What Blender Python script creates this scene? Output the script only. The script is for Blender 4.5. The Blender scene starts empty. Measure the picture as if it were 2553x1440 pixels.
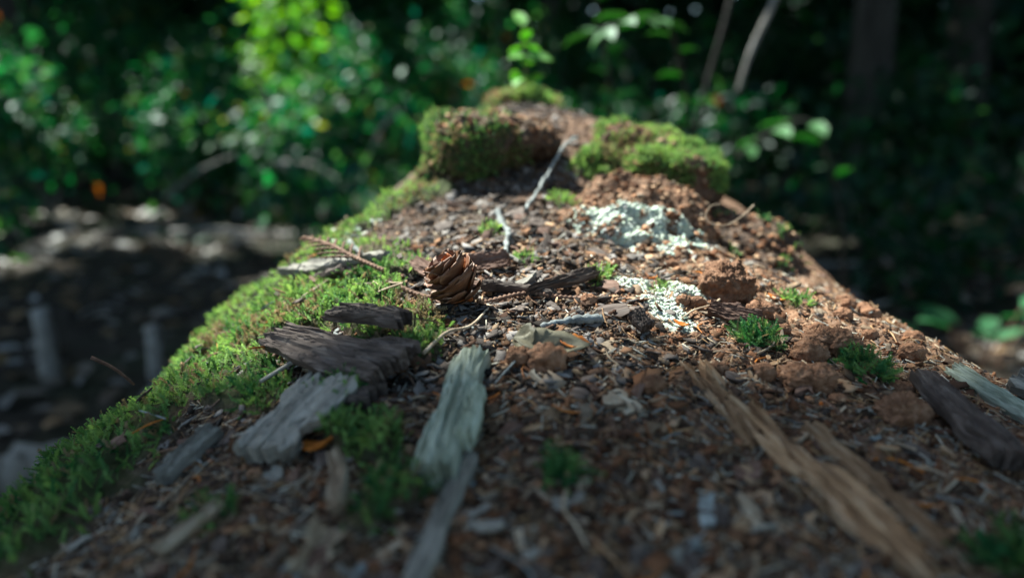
import bpy, math
import numpy as np
from mathutils import Vector, Matrix

# ------------------------------------------------------------------ camera, sky, sun, exposure
scene = bpy.context.scene
cam_data = bpy.data.cameras.new('camera')
cam = bpy.data.objects.new('camera', cam_data)
scene.collection.objects.link(cam)
cam.location = (0.0, 0.0, 0.48)
cam.rotation_euler = (math.radians(78.0), 0, 0)
cam_data.sensor_width = 36.0
cam_data.lens = 28.26
cam_data.clip_start = 0.005
cam_data.clip_end = 400.0
cam_data.dof.use_dof = True
cam_data.dof.focus_distance = 0.343
cam_data.dof.aperture_fstop = 4.4
cam_data.dof.aperture_blades = 0
scene.camera = cam

SUN = Vector((-0.38, 0.44, 0.815)).normalized()      # direction towards the sun
world = bpy.data.worlds.new('World')
scene.world = world
world.use_nodes = True
wn = world.node_tree
bg = wn.nodes['Background']
sky = wn.nodes.new('ShaderNodeTexSky')
sky.sky_type = 'NISHITA'
sky.sun_disc = False
sky.sun_elevation = math.asin(SUN.z)
sky.sun_rotation = math.atan2(SUN.x, SUN.y)
wn.links.new(sky.outputs[0], bg.inputs[0])
bg.inputs[1].default_value = 0.057
sl = bpy.data.lights.new('sun', 'SUN')
sl.energy = 5.0
sl.angle = math.radians(0.53)
sl.color = (1.0, 0.98, 0.945)
so = bpy.data.objects.new('sun', sl)
scene.collection.objects.link(so)
so.rotation_euler = SUN.to_track_quat('Z', 'Y').to_euler()
so.location = (-4, 5, 12)

vs = scene.view_settings
vs.view_transform = 'Standard'
vs.look = 'None'
vs.gamma = 1.0
vs.use_curve_mapping = False
vs.exposure = 2.0
vs.use_white_balance = True                # the photograph's cool camera balance
vs.white_balance_temperature = 6150.0
vs.white_balance_tint = -3.0
scene.cycles.use_denoising = True
scene.cycles.max_bounces = 6
scene.cycles.diffuse_bounces = 4
scene.cycles.glossy_bounces = 2
scene.cycles.transmission_bounces = 4
scene.cycles.sample_clamp_indirect = 4.0
scene.cycles.use_adaptive_sampling = True

rng = np.random.default_rng(11)
COL = scene.collection

# ------------------------------------------------------------------ noise
def hsh(ix, iy, iz, seed):
    h = (ix.astype(np.int64) * 374761393 + iy.astype(np.int64) * 668265263 + iz.astype(np.int64) * 2147483647 + seed * 1274126177) & 0xFFFFFFFF
    h = ((h ^ (h >> 13)) * 1274126177) & 0xFFFFFFFF
    h = ((h ^ (h >> 16)) * 2246822519) & 0xFFFFFFFF
    return ((h ^ (h >> 15)) & 0xFFFFFF) / float(0xFFFFFF)

def vn2(x, y, seed=0):
    x = np.asarray(x, float); y = np.asarray(y, float)
    ix = np.floor(x); iy = np.floor(y); fx = x - ix; fy = y - iy
    fx = fx * fx * fx * (fx * (fx * 6 - 15) + 10); fy = fy * fy * fy * (fy * (fy * 6 - 15) + 10)
    z = np.zeros_like(ix)
    a = hsh(ix, iy, z, seed); b = hsh(ix + 1, iy, z, seed); c = hsh(ix, iy + 1, z, seed); d = hsh(ix + 1, iy + 1, z, seed)
    return ((a * (1 - fx) + b * fx) * (1 - fy) + (c * (1 - fx) + d * fx) * fy) * 2 - 1

def vn3(x, y, zz, seed=0):
    ix = np.floor(x); iy = np.floor(y); iz = np.floor(zz)
    f = [t - np.floor(t) for t in (x, y, zz)]
    fx, fy, fz = [t * t * (3 - 2 * t) for t in f]
    r = 0
    for dx in (0, 1):
        for dy in (0, 1):
            for dz in (0, 1):
                r = r + hsh(ix + dx, iy + dy, iz + dz, seed) * (fx if dx else 1 - fx) * (fy if dy else 1 - fy) * (fz if dz else 1 - fz)
    return r * 2 - 1

def fbm2(x, y, oct=4, seed=0):
    r = 0; a = 1.0; t = 0
    for i in range(oct):
        r = r + a * vn2(x * 2.03 ** i + 17.3 * i, y * 2.03 ** i - 9.1 * i, seed + i); t += a; a *= .5
    return r / t

def fbm3(x, y, z, oct=3, seed=0):
    r = 0; a = 1.0; t = 0
    for i in range(oct):
        k = 2.03 ** i
        r = r + a * vn3(x * k + 7.7 * i, y * k, z * k, seed + i); t += a; a *= .5
    return r / t

def worley(x, y, seed=0):
    ix = np.floor(x); iy = np.floor(y); best = np.full(np.shape(x), 9.0); z = np.zeros_like(ix)
    for dx in (-1, 0, 1):
        for dy in (-1, 0, 1):
            cx = ix + dx; cy = iy + dy
            d = np.hypot(cx + hsh(cx, cy, z, seed) - x, cy + hsh(cx, cy, z, seed + 5) - y)
            best = np.minimum(best, d)
    return best

def sstep(a, b, x):
    t = np.clip((x - a) / (b - a), 0, 1)
    return t * t * (3 - 2 * t)

# ------------------------------------------------------------------ object helpers
def mesh_data(name, V, F, col=None, smooth=False, mat=None, attrs=None):
    """V (n,3); F (m,k) array or list of lists; col (n,3) per vertex"""
    me = bpy.data.meshes.new(name)
    V = np.asarray(V, dtype=np.float32)
    if isinstance(F, np.ndarray):
        k = F.shape[1]; m = F.shape[0]
        me.vertices.add(len(V)); me.vertices.foreach_set('co', V.ravel())
        me.loops.add(m * k); me.polygons.add(m)
        me.loops.foreach_set('vertex_index', F.astype(np.int32).ravel())
        me.polygons.foreach_set('loop_start', np.arange(0, m * k, k, dtype=np.int32))
        me.polygons.foreach_set('loop_total', np.full(m, k, dtype=np.int32))
        me.update(calc_edges=True)
    else:
        me.from_pydata([tuple(map(float, v)) for v in V], [], [tuple(int(i) for i in f) for f in F])
    if col is not None:
        a = me.color_attributes.new('Col', 'FLOAT_COLOR', 'POINT')
        c = np.ones((len(V), 4), dtype=np.float32); c[:, :3] = col
        a.data.foreach_set('color', c.ravel())
    if attrs:
        for k_, v_ in attrs.items():
            a = me.attributes.new(k_, 'FLOAT', 'POINT'); a.data.foreach_set('value', np.asarray(v_, dtype=np.float32).ravel())
    if smooth:
        me.polygons.foreach_set('use_smooth', np.ones(len(me.polygons), dtype=bool))
    if mat:
        me.materials.append(mat)
    return me

def new_obj(name, me, parent=None):
    o = bpy.data.objects.new(name, me); COL.objects.link(o)
    if parent: o.parent = parent
    return o

def tag(o, label=None, cat=None, group=None, kind=None):
    if label: o['label'] = label
    if cat: o['category'] = cat
    if group: o['group'] = group
    if kind: o['kind'] = kind
    return o

def empty(name, loc, label=None, cat=None, group=None):
    o = bpy.data.objects.new(name, None); COL.objects.link(o); o.location = loc
    o.empty_display_size = 0.01
    return tag(o, label, cat, group)

def tube(pts, radii, n=6, cap=True):
    pts = np.asarray(pts, float); m = len(pts)
    radii = np.broadcast_to(np.asarray(radii, float), (m,))
    t = np.gradient(pts, axis=0); t /= np.linalg.norm(t, axis=1)[:, None] + 1e-12
    ref = np.array([0.13, 0.27, 0.95])
    if abs(t[0] @ ref) > .9: ref = np.array([0.95, .1, .2])
    V = []
    u = np.cross(t[0], ref); u /= np.linalg.norm(u)
    for i in range(m):
        u = u - t[i] * (u @ t[i]); u /= np.linalg.norm(u)
        w = np.cross(t[i], u)
        for k in range(n):
            a = 2 * math.pi * k / n
            V.append(pts[i] + radii[i] * (math.cos(a) * u + math.sin(a) * w))
    F = []
    for i in range(m - 1):
        for k in range(n):
            F.append([i * n + k, i * n + (k + 1) % n, (i + 1) * n + (k + 1) % n, (i + 1) * n + k])
    if cap:
        F.append(list(range(n))[::-1]); F.append([(m - 1) * n + k for k in range(n)])
    return np.array(V), F

def spline(P, n):
    P = np.asarray(P, float); m = len(P)
    Q = np.vstack([2 * P[0] - P[1], P, 2 * P[-1] - P[-2]])
    out = []
    for s in np.linspace(0, m - 1 - 1e-6, n):
        i = int(s); f = s - i; a, b, c, d = Q[i], Q[i + 1], Q[i + 2], Q[i + 3]
        out.append(.5 * (2 * b + (c - a) * f + (2 * a - 5 * b + 4 * c - d) * f * f + (3 * b - a - 3 * c + d) * f ** 3))
    return np.array(out)

def merge(parts):
    V = []; F = []; o = 0
    for v, f in parts:
        V.append(np.asarray(v)); F += [[i + o for i in q] for q in f]; o += len(v)
    return np.vstack(V), F

def bake(tV, tF, pos, R, scale, col=None):
    """repeat template (tV,tF) at every pos with 3x3 R and scale; per-copy colour"""
    n = len(pos); k = len(tV)
    scale = np.asarray(scale, float)
    if scale.ndim == 1: scale = scale[:, None]
    V = np.einsum('nij,nkj->nki', R, tV[None, :, :] * (scale[:, None, :] if scale.shape[1] == 3 else scale[:, :, None])) + pos[:, None, :]
    F = tF[None, :, :] + (np.arange(n) * k)[:, None, None]
    C = None if col is None else np.repeat(col, k, axis=0)
    return V.reshape(-1, 3), F.reshape(-1, tF.shape[1]), C

def join_arr(lst):
    V = []; F = []; C = []; o = 0
    for v, f, c in lst:
        V.append(v); F.append(f + o); C.append(c); o += len(v)
    return np.vstack(V), np.vstack(F), np.vstack(C)

def frames(z, yaw):
    """rotation matrices whose third column is z, spun by yaw"""
    z = z / (np.linalg.norm(z, axis=1)[:, None] + 1e-9)
    a = np.stack([np.cos(yaw), np.sin(yaw), np.zeros_like(yaw)], 1)
    x = a - z * np.sum(a * z, 1)[:, None]; x /= np.linalg.norm(x, axis=1)[:, None] + 1e-9
    y = np.cross(z, x)
    return np.stack([x, y, z], 2)

def jitter_dirs(z, amt):
    return z + rng.normal(0, amt, z.shape)

# ------------------------------------------------------------------ materials
def nodes_of(name):
    m = bpy.data.materials.new(name); m.use_nodes = True
    nt = m.node_tree; return m, nt, nt.nodes['Principled BSDF']

def N(nt, t, **kw):
    n = nt.nodes.new(t)
    for k, v in kw.items():
        if k in n.inputs: n.inputs[k].default_value = v
        else: setattr(n, k, v)
    return n

def ramp(nt, src, stops):
    r = nt.nodes.new('ShaderNodeValToRGB')
    e = r.color_ramp.elements
    while len(e) < len(stops): e.new(0.5)
    for i, (p, c) in enumerate(stops):
        e[i].position = p; e[i].color = (*c, 1)
    nt.links.new(src, r.inputs[0]); return r

def wood_mat(name, stops, scale=(60, 60, 60), rough=.85, bump=.3, bscale=500, bdist=.0006, spec=.2, detail=6):
    m, nt, p = nodes_of(name)
    tc = N(nt, 'ShaderNodeTexCoord'); mp = N(nt, 'ShaderNodeMapping'); mp.inputs['Scale'].default_value = scale
    nt.links.new(tc.outputs['Object'], mp.inputs[0])
    n1 = N(nt, 'ShaderNodeTexNoise', Scale=1.0, Detail=float(detail), Roughness=.65)
    nt.links.new(mp.outputs[0], n1.inputs['Vector'])
    r = ramp(nt, n1.outputs['Fac'], stops)
    oi = N(nt, 'ShaderNodeObjectInfo')
    hv = N(nt, 'ShaderNodeHueSaturation')
    mr = N(nt, 'ShaderNodeMapRange'); mr.inputs['To Min'].default_value = .75; mr.inputs['To Max'].default_value = 1.25
    nt.links.new(oi.outputs['Random'], mr.inputs[0]); nt.links.new(mr.outputs[0], hv.inputs['Value'])
    nt.links.new(r.outputs[0], hv.inputs['Color']); nt.links.new(hv.outputs[0], p.inputs['Base Color'])
    n2 = N(nt, 'ShaderNodeTexNoise', Scale=float(bscale), Detail=4.0)
    mp2 = N(nt, 'ShaderNodeMapping'); s = max(scale); mp2.inputs['Scale'].default_value = [v / s for v in scale]
    nt.links.new(tc.outputs['Object'], mp2.inputs[0]); nt.links.new(mp2.outputs[0], n2.inputs['Vector'])
    b = N(nt, 'ShaderNodeBump', Strength=bump, Distance=bdist)
    nt.links.new(n2.outputs['Fac'], b.inputs['Height']); nt.links.new(b.outputs[0], p.inputs['Normal'])
    p.inputs['Roughness'].default_value = rough
    p.inputs['Specular IOR Level'].default_value = spec
    return m

def col_mat(name, rough=.8, transl=0.0, spec=.25, bump=0, bscale=900, tcol=None, vary=0.0, vscale=300):
    m, nt, p = nodes_of(name)
    at = N(nt, 'ShaderNodeAttribute'); at.attribute_name = 'Col'
    src = at.outputs['Color']
    if vary:
        tc = N(nt, 'ShaderNodeTexCoord'); n = N(nt, 'ShaderNodeTexNoise', Scale=float(vscale), Detail=3.0)
        nt.links.new(tc.outputs['Object'], n.inputs['Vector'])
        mr = N(nt, 'ShaderNodeMapRange'); mr.inputs['From Min'].default_value = .3; mr.inputs['From Max'].default_value = .7
        mr.inputs['To Min'].default_value = 1 - vary; mr.inputs['To Max'].default_value = 1 + vary
        nt.links.new(n.outputs['Fac'], mr.inputs[0])
        hv = N(nt, 'ShaderNodeHueSaturation'); nt.links.new(mr.outputs[0], hv.inputs['Value']); nt.links.new(src, hv.inputs['Color'])
        src = hv.outputs[0]
    nt.links.new(src, p.inputs['Base Color'])
    p.inputs['Roughness'].default_value = rough; p.inputs['Specular IOR Level'].default_value = spec
    if bump:
        tc = N(nt, 'ShaderNodeTexCoord'); n = N(nt, 'ShaderNodeTexNoise', Scale=float(bscale), Detail=3.0)
        nt.links.new(tc.outputs['Object'], n.inputs['Vector'])
        b = N(nt, 'ShaderNodeBump', Strength=bump, Distance=.0006)
        nt.links.new(n.outputs['Fac'], b.inputs['Height']); nt.links.new(b.outputs[0], p.inputs['Normal'])
    if transl:
        tr = N(nt, 'ShaderNodeBsdfTranslucent'); mx = N(nt, 'ShaderNodeMixShader'); mx.inputs[0].default_value = transl
        hs = N(nt, 'ShaderNodeHueSaturation', Saturation=1.15, Value=1.6); hs.inputs['Hue'].default_value = .49
        nt.links.new(src, hs.inputs['Color']); nt.links.new(hs.outputs[0], tr.inputs[0])
        nt.links.new(p.outputs[0], mx.inputs[1]); nt.links.new(tr.outputs[0], mx.inputs[2])
        nt.links.new(mx.outputs[0], nt.nodes['Material Output'].inputs[0])
    return m

M = {}
M['moss'] = col_mat('moss', rough=.75, transl=.35, spec=.2)
M['crumb'] = col_mat('crumb', rough=.95, spec=.1, bump=.5, bscale=1400)
M['leaf'] = col_mat('leaf', rough=.55, transl=.45, spec=.35)
M['needle_leaf'] = col_mat('canopy_leaf', rough=.6, transl=.25, spec=.3)
M['dead_leaf'] = col_mat('dead_leaf', rough=.6, transl=.2, spec=.4)
M['lichen'] = col_mat('lichen', rough=.95, spec=.05)
M['bark'] = wood_mat('dark_bark', [(.3, (.032, .022, .017)), (.5, (.080, .056, .045)), (.62, (.13, .097, .080)), (.8, (.22, .18, .155))], scale=(60, 420, 420), bump=.6, bscale=900)
M['bark_red'] = wood_mat('red_bark', [(.3, (.05, .028, .02)), (.5, (.12, .065, .045)), (.75, (.21, .13, .1))], scale=(60, 380, 380), bump=.6, bscale=900)
M['grey'] = wood_mat('grey_wood', [(.3, (.10, .085, .068)), (.5, (.23, .20, .165)), (.75, (.37, .335, .285))], scale=(40, 420, 420), bump=.5, bscale=800)
M['plate'] = wood_mat('plate_wood', [(.3, (.16, .13, .10)), (.5, (.33, .285, .235)), (.75, (.50, .455, .39))], scale=(40, 420, 420), bump=.5, bscale=800)
M['pale'] = wood_mat('pale_wood', [(.3, (.14, .145, .09)), (.45, (.31, .32, .235)), (.7, (.50, .52, .42))], scale=(35, 380, 380), bump=.5, bscale=800)
M['tan'] = wood_mat('tan_wood', [(.3, (.15, .075, .036)), (.5, (.33, .19, .10)), (.72, (.50, .36, .235))], scale=(40, 420, 420), bump=.5, bscale=800)
M['chip'] = wood_mat('wood_chip', [(.3, (.17, .11, .07)), (.5, (.33, .24, .16)), (.75, (.52, .43, .32))], scale=(60, 400, 400), bump=.4, bscale=800)
M['ash'] = wood_mat('ash_twig', [(.3, (.10, .10, .092)), (.55, (.23, .23, .215)), (.75, (.40, .41, .385))], scale=(300, 300, 300), bump=.5, bscale=900)
M['brown_twig'] = wood_mat('brown_twig', [(.3, (.07, .035, .022)), (.55, (.17, .095, .062)), (.75, (.27, .18, .13))], scale=(300, 300, 300), bump=.4, bscale=900)
M['clod'] = wood_mat('rot_clod', [(.3, (.085, .036, .018)), (.5, (.20, .095, .05)), (.72, (.34, .19, .115))], scale=(240, 240, 240), bump=.9, bscale=900, bdist=.0012)
M['cone'] = wood_mat('cone_scale', [(.3, (.065, .023, .010)), (.5, (.145, .060, .028)), (.75, (.26, .135, .072))], scale=(200, 500, 200), rough=.6, bump=.25, bscale=900, spec=.35)
M['cone_in'] = wood_mat('cone_inner_glow', [(.3, (.22, .05, .012)), (.6, (.40, .12, .035))], scale=(200, 200, 200), rough=.55, bump=.2)  # orange colour stands in for light glowing through the scales
M['trunk'] = wood_mat('tree_bark', [(.3, (.012, .010, .008)), (.5, (.032, .026, .021)), (.75, (.07, .06, .05))], scale=(14, 14, 3), bump=.8, bscale=30, bdist=.02)
M['floor_twig'] = wood_mat('floor_twig', [(.3, (.12, .1, .085)), (.55, (.26, .23, .2)), (.75, (.42, .39, .36))], scale=(30, 30, 30), bump=.4, bscale=80)
M['orange'] = wood_mat('orange_leaf', [(.3, (.30, .075, .012)), (.7, (.5, .17, .03))], scale=(150, 150, 150), rough=.5, bump=.2)
M['olive_leaf'] = wood_mat('olive_leaf', [(.3, (.08, .065, .038)), (.7, (.21, .175, .11))], scale=(120, 120, 120), rough=.6, bump=.2)

def log_material():
    m, nt, p = nodes_of('rotten_log')
    tc = N(nt, 'ShaderNodeTexCoord')
    n1 = N(nt, 'ShaderNodeTexNoise', Scale=55.0, Detail=8.0, Roughness=.7)
    n2 = N(nt, 'ShaderNodeTexNoise', Scale=420.0, Detail=5.0, Roughness=.7)
    n3 = N(nt, 'ShaderNodeTexVoronoi', Scale=330.0)
    for n in (n1, n2, n3): nt.links.new(tc.outputs['Object'], n.inputs['Vector'])
    a1 = N(nt, 'ShaderNodeAttribute'); a1.attribute_name = 'rot'
    a2 = N(nt, 'ShaderNodeAttribute'); a2.attribute_name = 'moss'
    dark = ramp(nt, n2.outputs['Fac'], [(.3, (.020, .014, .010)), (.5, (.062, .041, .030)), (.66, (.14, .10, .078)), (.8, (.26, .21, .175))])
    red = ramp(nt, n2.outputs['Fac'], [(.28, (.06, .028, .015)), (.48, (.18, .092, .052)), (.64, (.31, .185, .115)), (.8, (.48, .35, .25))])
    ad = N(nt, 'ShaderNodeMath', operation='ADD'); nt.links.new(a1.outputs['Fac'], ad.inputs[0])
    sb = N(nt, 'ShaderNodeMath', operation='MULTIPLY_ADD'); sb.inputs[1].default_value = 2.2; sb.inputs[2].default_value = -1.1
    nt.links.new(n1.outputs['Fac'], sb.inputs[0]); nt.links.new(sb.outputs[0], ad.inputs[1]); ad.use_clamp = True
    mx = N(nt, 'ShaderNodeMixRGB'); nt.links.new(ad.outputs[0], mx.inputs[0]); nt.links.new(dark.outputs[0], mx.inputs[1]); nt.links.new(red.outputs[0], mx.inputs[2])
    ms = N(nt, 'ShaderNodeMixRGB'); ms.inputs[2].default_value = (.035, .045, .015, 1)
    nt.links.new(a2.outputs['Fac'], ms.inputs[0]); nt.links.new(mx.outputs[0], ms.inputs[1])
    a3 = N(nt, 'ShaderNodeAttribute'); a3.attribute_name = 'crust'
    ml = N(nt, 'ShaderNodeMixRGB'); ml.inputs[2].default_value = (.42, .44, .36, 1)
    nt.links.new(a3.outputs['Fac'], ml.inputs[0]); nt.links.new(ms.outputs[0], ml.inputs[1])
    nt.links.new(ml.outputs[0], p.inputs['Base Color'])
    b = N(nt, 'ShaderNodeBump', Strength=.8, Distance=.0012); nt.links.new(n2.outputs['Fac'], b.inputs['Height'])
    b2 = N(nt, 'ShaderNodeBump', Strength=.6, Distance=.001); nt.links.new(n3.outputs['Distance'], b2.inputs['Height'])
    nt.links.new(b.outputs[0], b2.inputs['Normal']); nt.links.new(b2.outputs[0], p.inputs['Normal'])
    p.inputs['Roughness'].default_value = .95; p.inputs['Specular IOR Level'].default_value = .12
    return m
M['log'] = log_material()

def floor_material():
    m, nt, p = nodes_of('forest_floor')
    tc = N(nt, 'ShaderNodeTexCoord')
    n1 = N(nt, 'ShaderNodeTexNoise', Scale=2.2, Detail=6.0); n2 = N(nt, 'ShaderNodeTexNoise', Scale=26.0, Detail=8.0, Roughness=.75)
    for n in (n1, n2): nt.links.new(tc.outputs['Object'], n.inputs['Vector'])
    r = ramp(nt, n2.outputs['Fac'], [(.3, (.012, .009, .006)), (.5, (.032, .024, .017)), (.66, (.065, .05, .038)), (.8, (.12, .10, .085))])
    g = ramp(nt, n1.outputs['Fac'], [(.5, (0, 0, 0)), (.7, (.6, .6, .6))])
    mx = N(nt, 'ShaderNodeMixRGB'); mx.inputs[2].default_value = (.03, .045, .018, 1)
    nt.links.new(g.outputs[0], mx.inputs[0]); nt.links.new(r.outputs[0], mx.inputs[1]); nt.links.new(mx.outputs[0], p.inputs['Base Color'])
    b = N(nt, 'ShaderNodeBump', Strength=.7, Distance=.02); nt.links.new(n2.outputs['Fac'], b.inputs['Height']); nt.links.new(b.outputs[0], p.inputs['Normal'])
    p.inputs['Roughness'].default_value = .95; p.inputs['Specular IOR Level'].default_value = .15
    return m
M['floor'] = floor_material()

# ------------------------------------------------------------------ the log's surface
YC = [-.8, 0, .2, .33, .36, .45, .55, .60, .66, .75, .86, 1.0, 1.4, 1.8]
ZC = [.28, .338, .374, .3985, .402, .419, .440, .468, .486, .491, .491, .486, .46, .40]
WY = [-.8, .2, .28, .35, .5, .56, .6, .66, .75, 1.8]
WL = [.20, .180, .162, .147, .141, .118, .090, .066, .055, .06]
WR = [.29, .265, .238, .212, .20, .188, .165, .145, .12, .10]
RS = .11
TH0 = 0.42
DROPL = .043

def half_width(x, y):
    return np.where(x < 0, np.interp(y, WY, WL) + .005 * vn2(y * 22, 0 * y, 71), np.interp(y, WY, WR) + .010 * fbm2(y * 18, 0 * y + 3.3, 3, 72))

def base_z(x, y):
    x = np.asarray(x, float); y = np.asarray(y, float)
    c = np.interp(y, YC, ZC) * .5 + (np.interp(y - .012, YC, ZC) + np.interp(y + .012, YC, ZC)) * .25
    w = half_width(x, y); ax = np.abs(x); u = np.minimum(ax / w, 1)
    drop = np.where(x < 0, DROPL, .033) * u ** 2.2 + .016 * sstep(.108, .138, x) * sstep(.40, .50, y)
    s = np.clip(math.sin(TH0) + np.maximum(ax - w, 0) / RS, 0, .999)
    c = c + .005 * np.exp(-((x - .012) / .045) ** 2 - ((y - .86) / .06) ** 2)
    return c - drop - np.where(ax > w, RS * (math.cos(TH0) - np.sqrt(1 - s * s)), 0)

# moss beds: capsules (x0,y0,r0, x1,y1,r1, strength) in metres on the log
MOSS = [(-.165, .43, .026, -.075, .545, .020, 1.0), (-.085, .520, .016, -.05, .535, .012, 1.0),
        (-.165, .33, .042, -.165, .45, .034, 1.0), (-.125, .405, .027, -.075, .375, .024, 1.0), (-.070, .360, .018, -.041, .3199, .01435, 1.0),
        (-.165, .34, .040, -.1768, .2738, .04563, 1.0), (-.1882, .2738, .04791, -.219, .146, .0657, 1.0),
        (-.0549, .2529, .00835, -.0441, .2401, .00735, .9), (-.0334, .2159, .00771, -.0395, .2039, .00658, .7), (-.0896, .2177, .0064, -.0854, .2123, .00518, .6),
        (-.0541, .314, .01352, -.0383, .3043, .01064, .9), (-.1097, .308, .01477, -.0962, .2929, .01093, .9), (-.0641, .2723, .00915, -.0581, .265, .00814, .8),
        (-.100, .462, .016, -.072, .44, .012, .55), (-.060, .420, .010, -.05, .40, .008, .5), (.02, .87, .020, .005, .85, .020, 1.0)]

def moss_mask(x, y):
    n = fbm2(x * 55, y * 55, 3, 40) * .55 + fbm2(x * 190, y * 190, 2, 44) * .2
    best = np.zeros(np.shape(x))
    for (x0, y0, r0, x1, y1, r1, s) in MOSS:
        dx, dy = x1 - x0, y1 - y0
        t = np.clip(((x - x0) * dx + (y - y0) * dy) / (dx * dx + dy * dy + 1e-12), 0, 1)
        d = np.hypot(x - x0 - t * dx, y - y0 - t * dy) / (r0 + (r1 - r0) * t)
        best = np.maximum(best, s * sstep(1.25, .75, d + n * .6))
    return best

def relief(s, y):
    """fine relief of crumbled wood, metres"""
    r = .0042 * fbm2(s * 22, y * 16, 3, 1) + .0022 * fbm2(s * 90, y * 70, 3, 7)
    k = sstep(-.35, .45, fbm2(s * 30, y * 30, 2, 15))
    cl = np.clip(.62 - worley(s * 140, y * 140, 21), 0, 1) * .0042 * k
    cl2 = np.clip(.6 - worley(s * 320, y * 320, 27), 0, 1) * .0022
    g = .0012 * vn2(s * 330, y * 28, 33) * sstep(-.1, .5, fbm2(s * 14 + 3, y * 9, 2, 35))
    return r + cl + cl2 + g - .0030

def mound(s, y, m):
    return m * (.0015 + .0040 * fbm2(s * 60, y * 60, 2, 60) + .0085 * np.clip(.75 - worley(s * 62, y * 62, 63), 0, 1))

def H(x, y):
    x = np.asarray(x, float); y = np.asarray(y, float)
    m = moss_mask(x, y)
    return base_z(x, y) + relief(x, y) * (1 - .5 * m) + mound(x, y, m)

def normal_at(x, y, e=.006):
    zx = (base_z(x + e, y) + relief(x + e, y) - base_z(x - e, y) - relief(x - e, y)) / (2 * e)
    zy = (base_z(x, y + e) + relief(x, y + e) - base_z(x, y - e) - relief(x, y - e)) / (2 * e)
    n = np.stack([-zx, -zy, np.ones_like(np.asarray(zx, float))], -1)
    return n / np.linalg.norm(n, axis=-1)[..., None]

CRUST = [(.052, .378, .076, .374, .007), (.070, .370, .074, .335, .006), (.062, .360, .068, .335, .005), (.078, .378, .088, .374, .005)]
def ground_crust(x, y):
    b = np.zeros(np.shape(x))
    for (x0, y0, x1, y1, r) in CRUST:
        dx, dy = x1 - x0, y1 - y0; t = np.clip(((x - x0) * dx + (y - y0) * dy) / (dx * dx + dy * dy), 0, 1)
        b = np.maximum(b, sstep(1.2, .7, np.hypot(x - x0 - t * dx, y - y0 - t * dy) / r + .5 * fbm2(x * 130, y * 130, 2, 3)))
    return b

def build_log():
    ys = np.concatenate([np.linspace(-.8, .085, 26)[:-1], .085 * np.exp(np.linspace(0, math.log(.80 / .085), 560)), np.linspace(.80, 1.8, 60)[1:]])
    uu = np.linspace(-1, 1, 331)
    th = np.linspace(TH0, math.radians(118), 34)[1:]
    S = []; rows = []
    for y in ys:
        wl = float(half_width(np.float64(-1), np.float64(y))); wr = float(half_width(np.float64(1), np.float64(y)))
        x = np.where(uu < 0, uu * wl, uu * wr)
        c = float(base_z(0.0, y))
        z = base_z(x, np.full_like(x, y))
        rr = np.where(th > math.pi / 2, RS * (1 + (th - math.pi / 2) * 4.0), RS)
        sx = np.where(th > math.pi / 2, 1.0, np.sin(th)); 
        ex = RS * (sx - math.sin(TH0)); ez = -RS * math.cos(TH0) + np.where(th > math.pi / 2, -(th - math.pi / 2) * .6, RS * np.cos(th))
        arc = RS * (th - TH0)
        X = np.concatenate([(-wl - ex)[::-1], x, wr + ex]); Z = np.concatenate([(z[0] + ez)[::-1], z, z[-1] + ez])
        s = np.concatenate([(-wl - arc)[::-1], x, wr + arc])
        rows.append(np.stack([X, np.full_like(X, y), Z], 1)); S.append(s)
    P = np.array(rows); S = np.array(S); Y = P[:, :, 1]
    du = np.gradient(P, axis=1); dv = np.gradient(P, axis=0)
    n = np.cross(du, dv); n /= np.linalg.norm(n, axis=2)[:, :, None] + 1e-12
    m = moss_mask(P[:, :, 0], Y)
    m = np.where((S < -.175) & (Y > .05) & (Y < .62), np.maximum(m, sstep(-.35, .2, fbm2(S * 25, Y * 18, 3, 70) + .25)), m)
    D = relief(S, Y) * (1 - .5 * m) + mound(S, Y, m)
    P2 = P + n * D[:, :, None]
    r, c = P.shape[:2]
    idx = np.arange(r * c).reshape(r, c)
    F = np.stack([idx[:-1, :-1], idx[:-1, 1:], idx[1:, 1:], idx[1:, :-1]], -1).reshape(-1, 4)
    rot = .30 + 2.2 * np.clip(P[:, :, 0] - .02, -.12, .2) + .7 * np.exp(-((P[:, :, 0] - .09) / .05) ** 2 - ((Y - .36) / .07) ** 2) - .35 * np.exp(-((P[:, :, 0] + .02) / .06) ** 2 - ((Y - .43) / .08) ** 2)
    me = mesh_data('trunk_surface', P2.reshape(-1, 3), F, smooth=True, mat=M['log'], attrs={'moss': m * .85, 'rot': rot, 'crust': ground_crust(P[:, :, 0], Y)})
    return me, P2, n, m, S, idx

me_log, LP, LN, LM, LS, LIDX = build_log()
log = empty('fallen_log', (0, .4, 0), 'rotting fallen log with crumbled brown top and mossy flank', 'log')
def part(name, me, parent):
    o = new_obj(name, me, parent)
    o.matrix_parent_inverse = Matrix.Translation(-parent.location)
    return o
part('trunk_surface', me_log, log)

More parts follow.
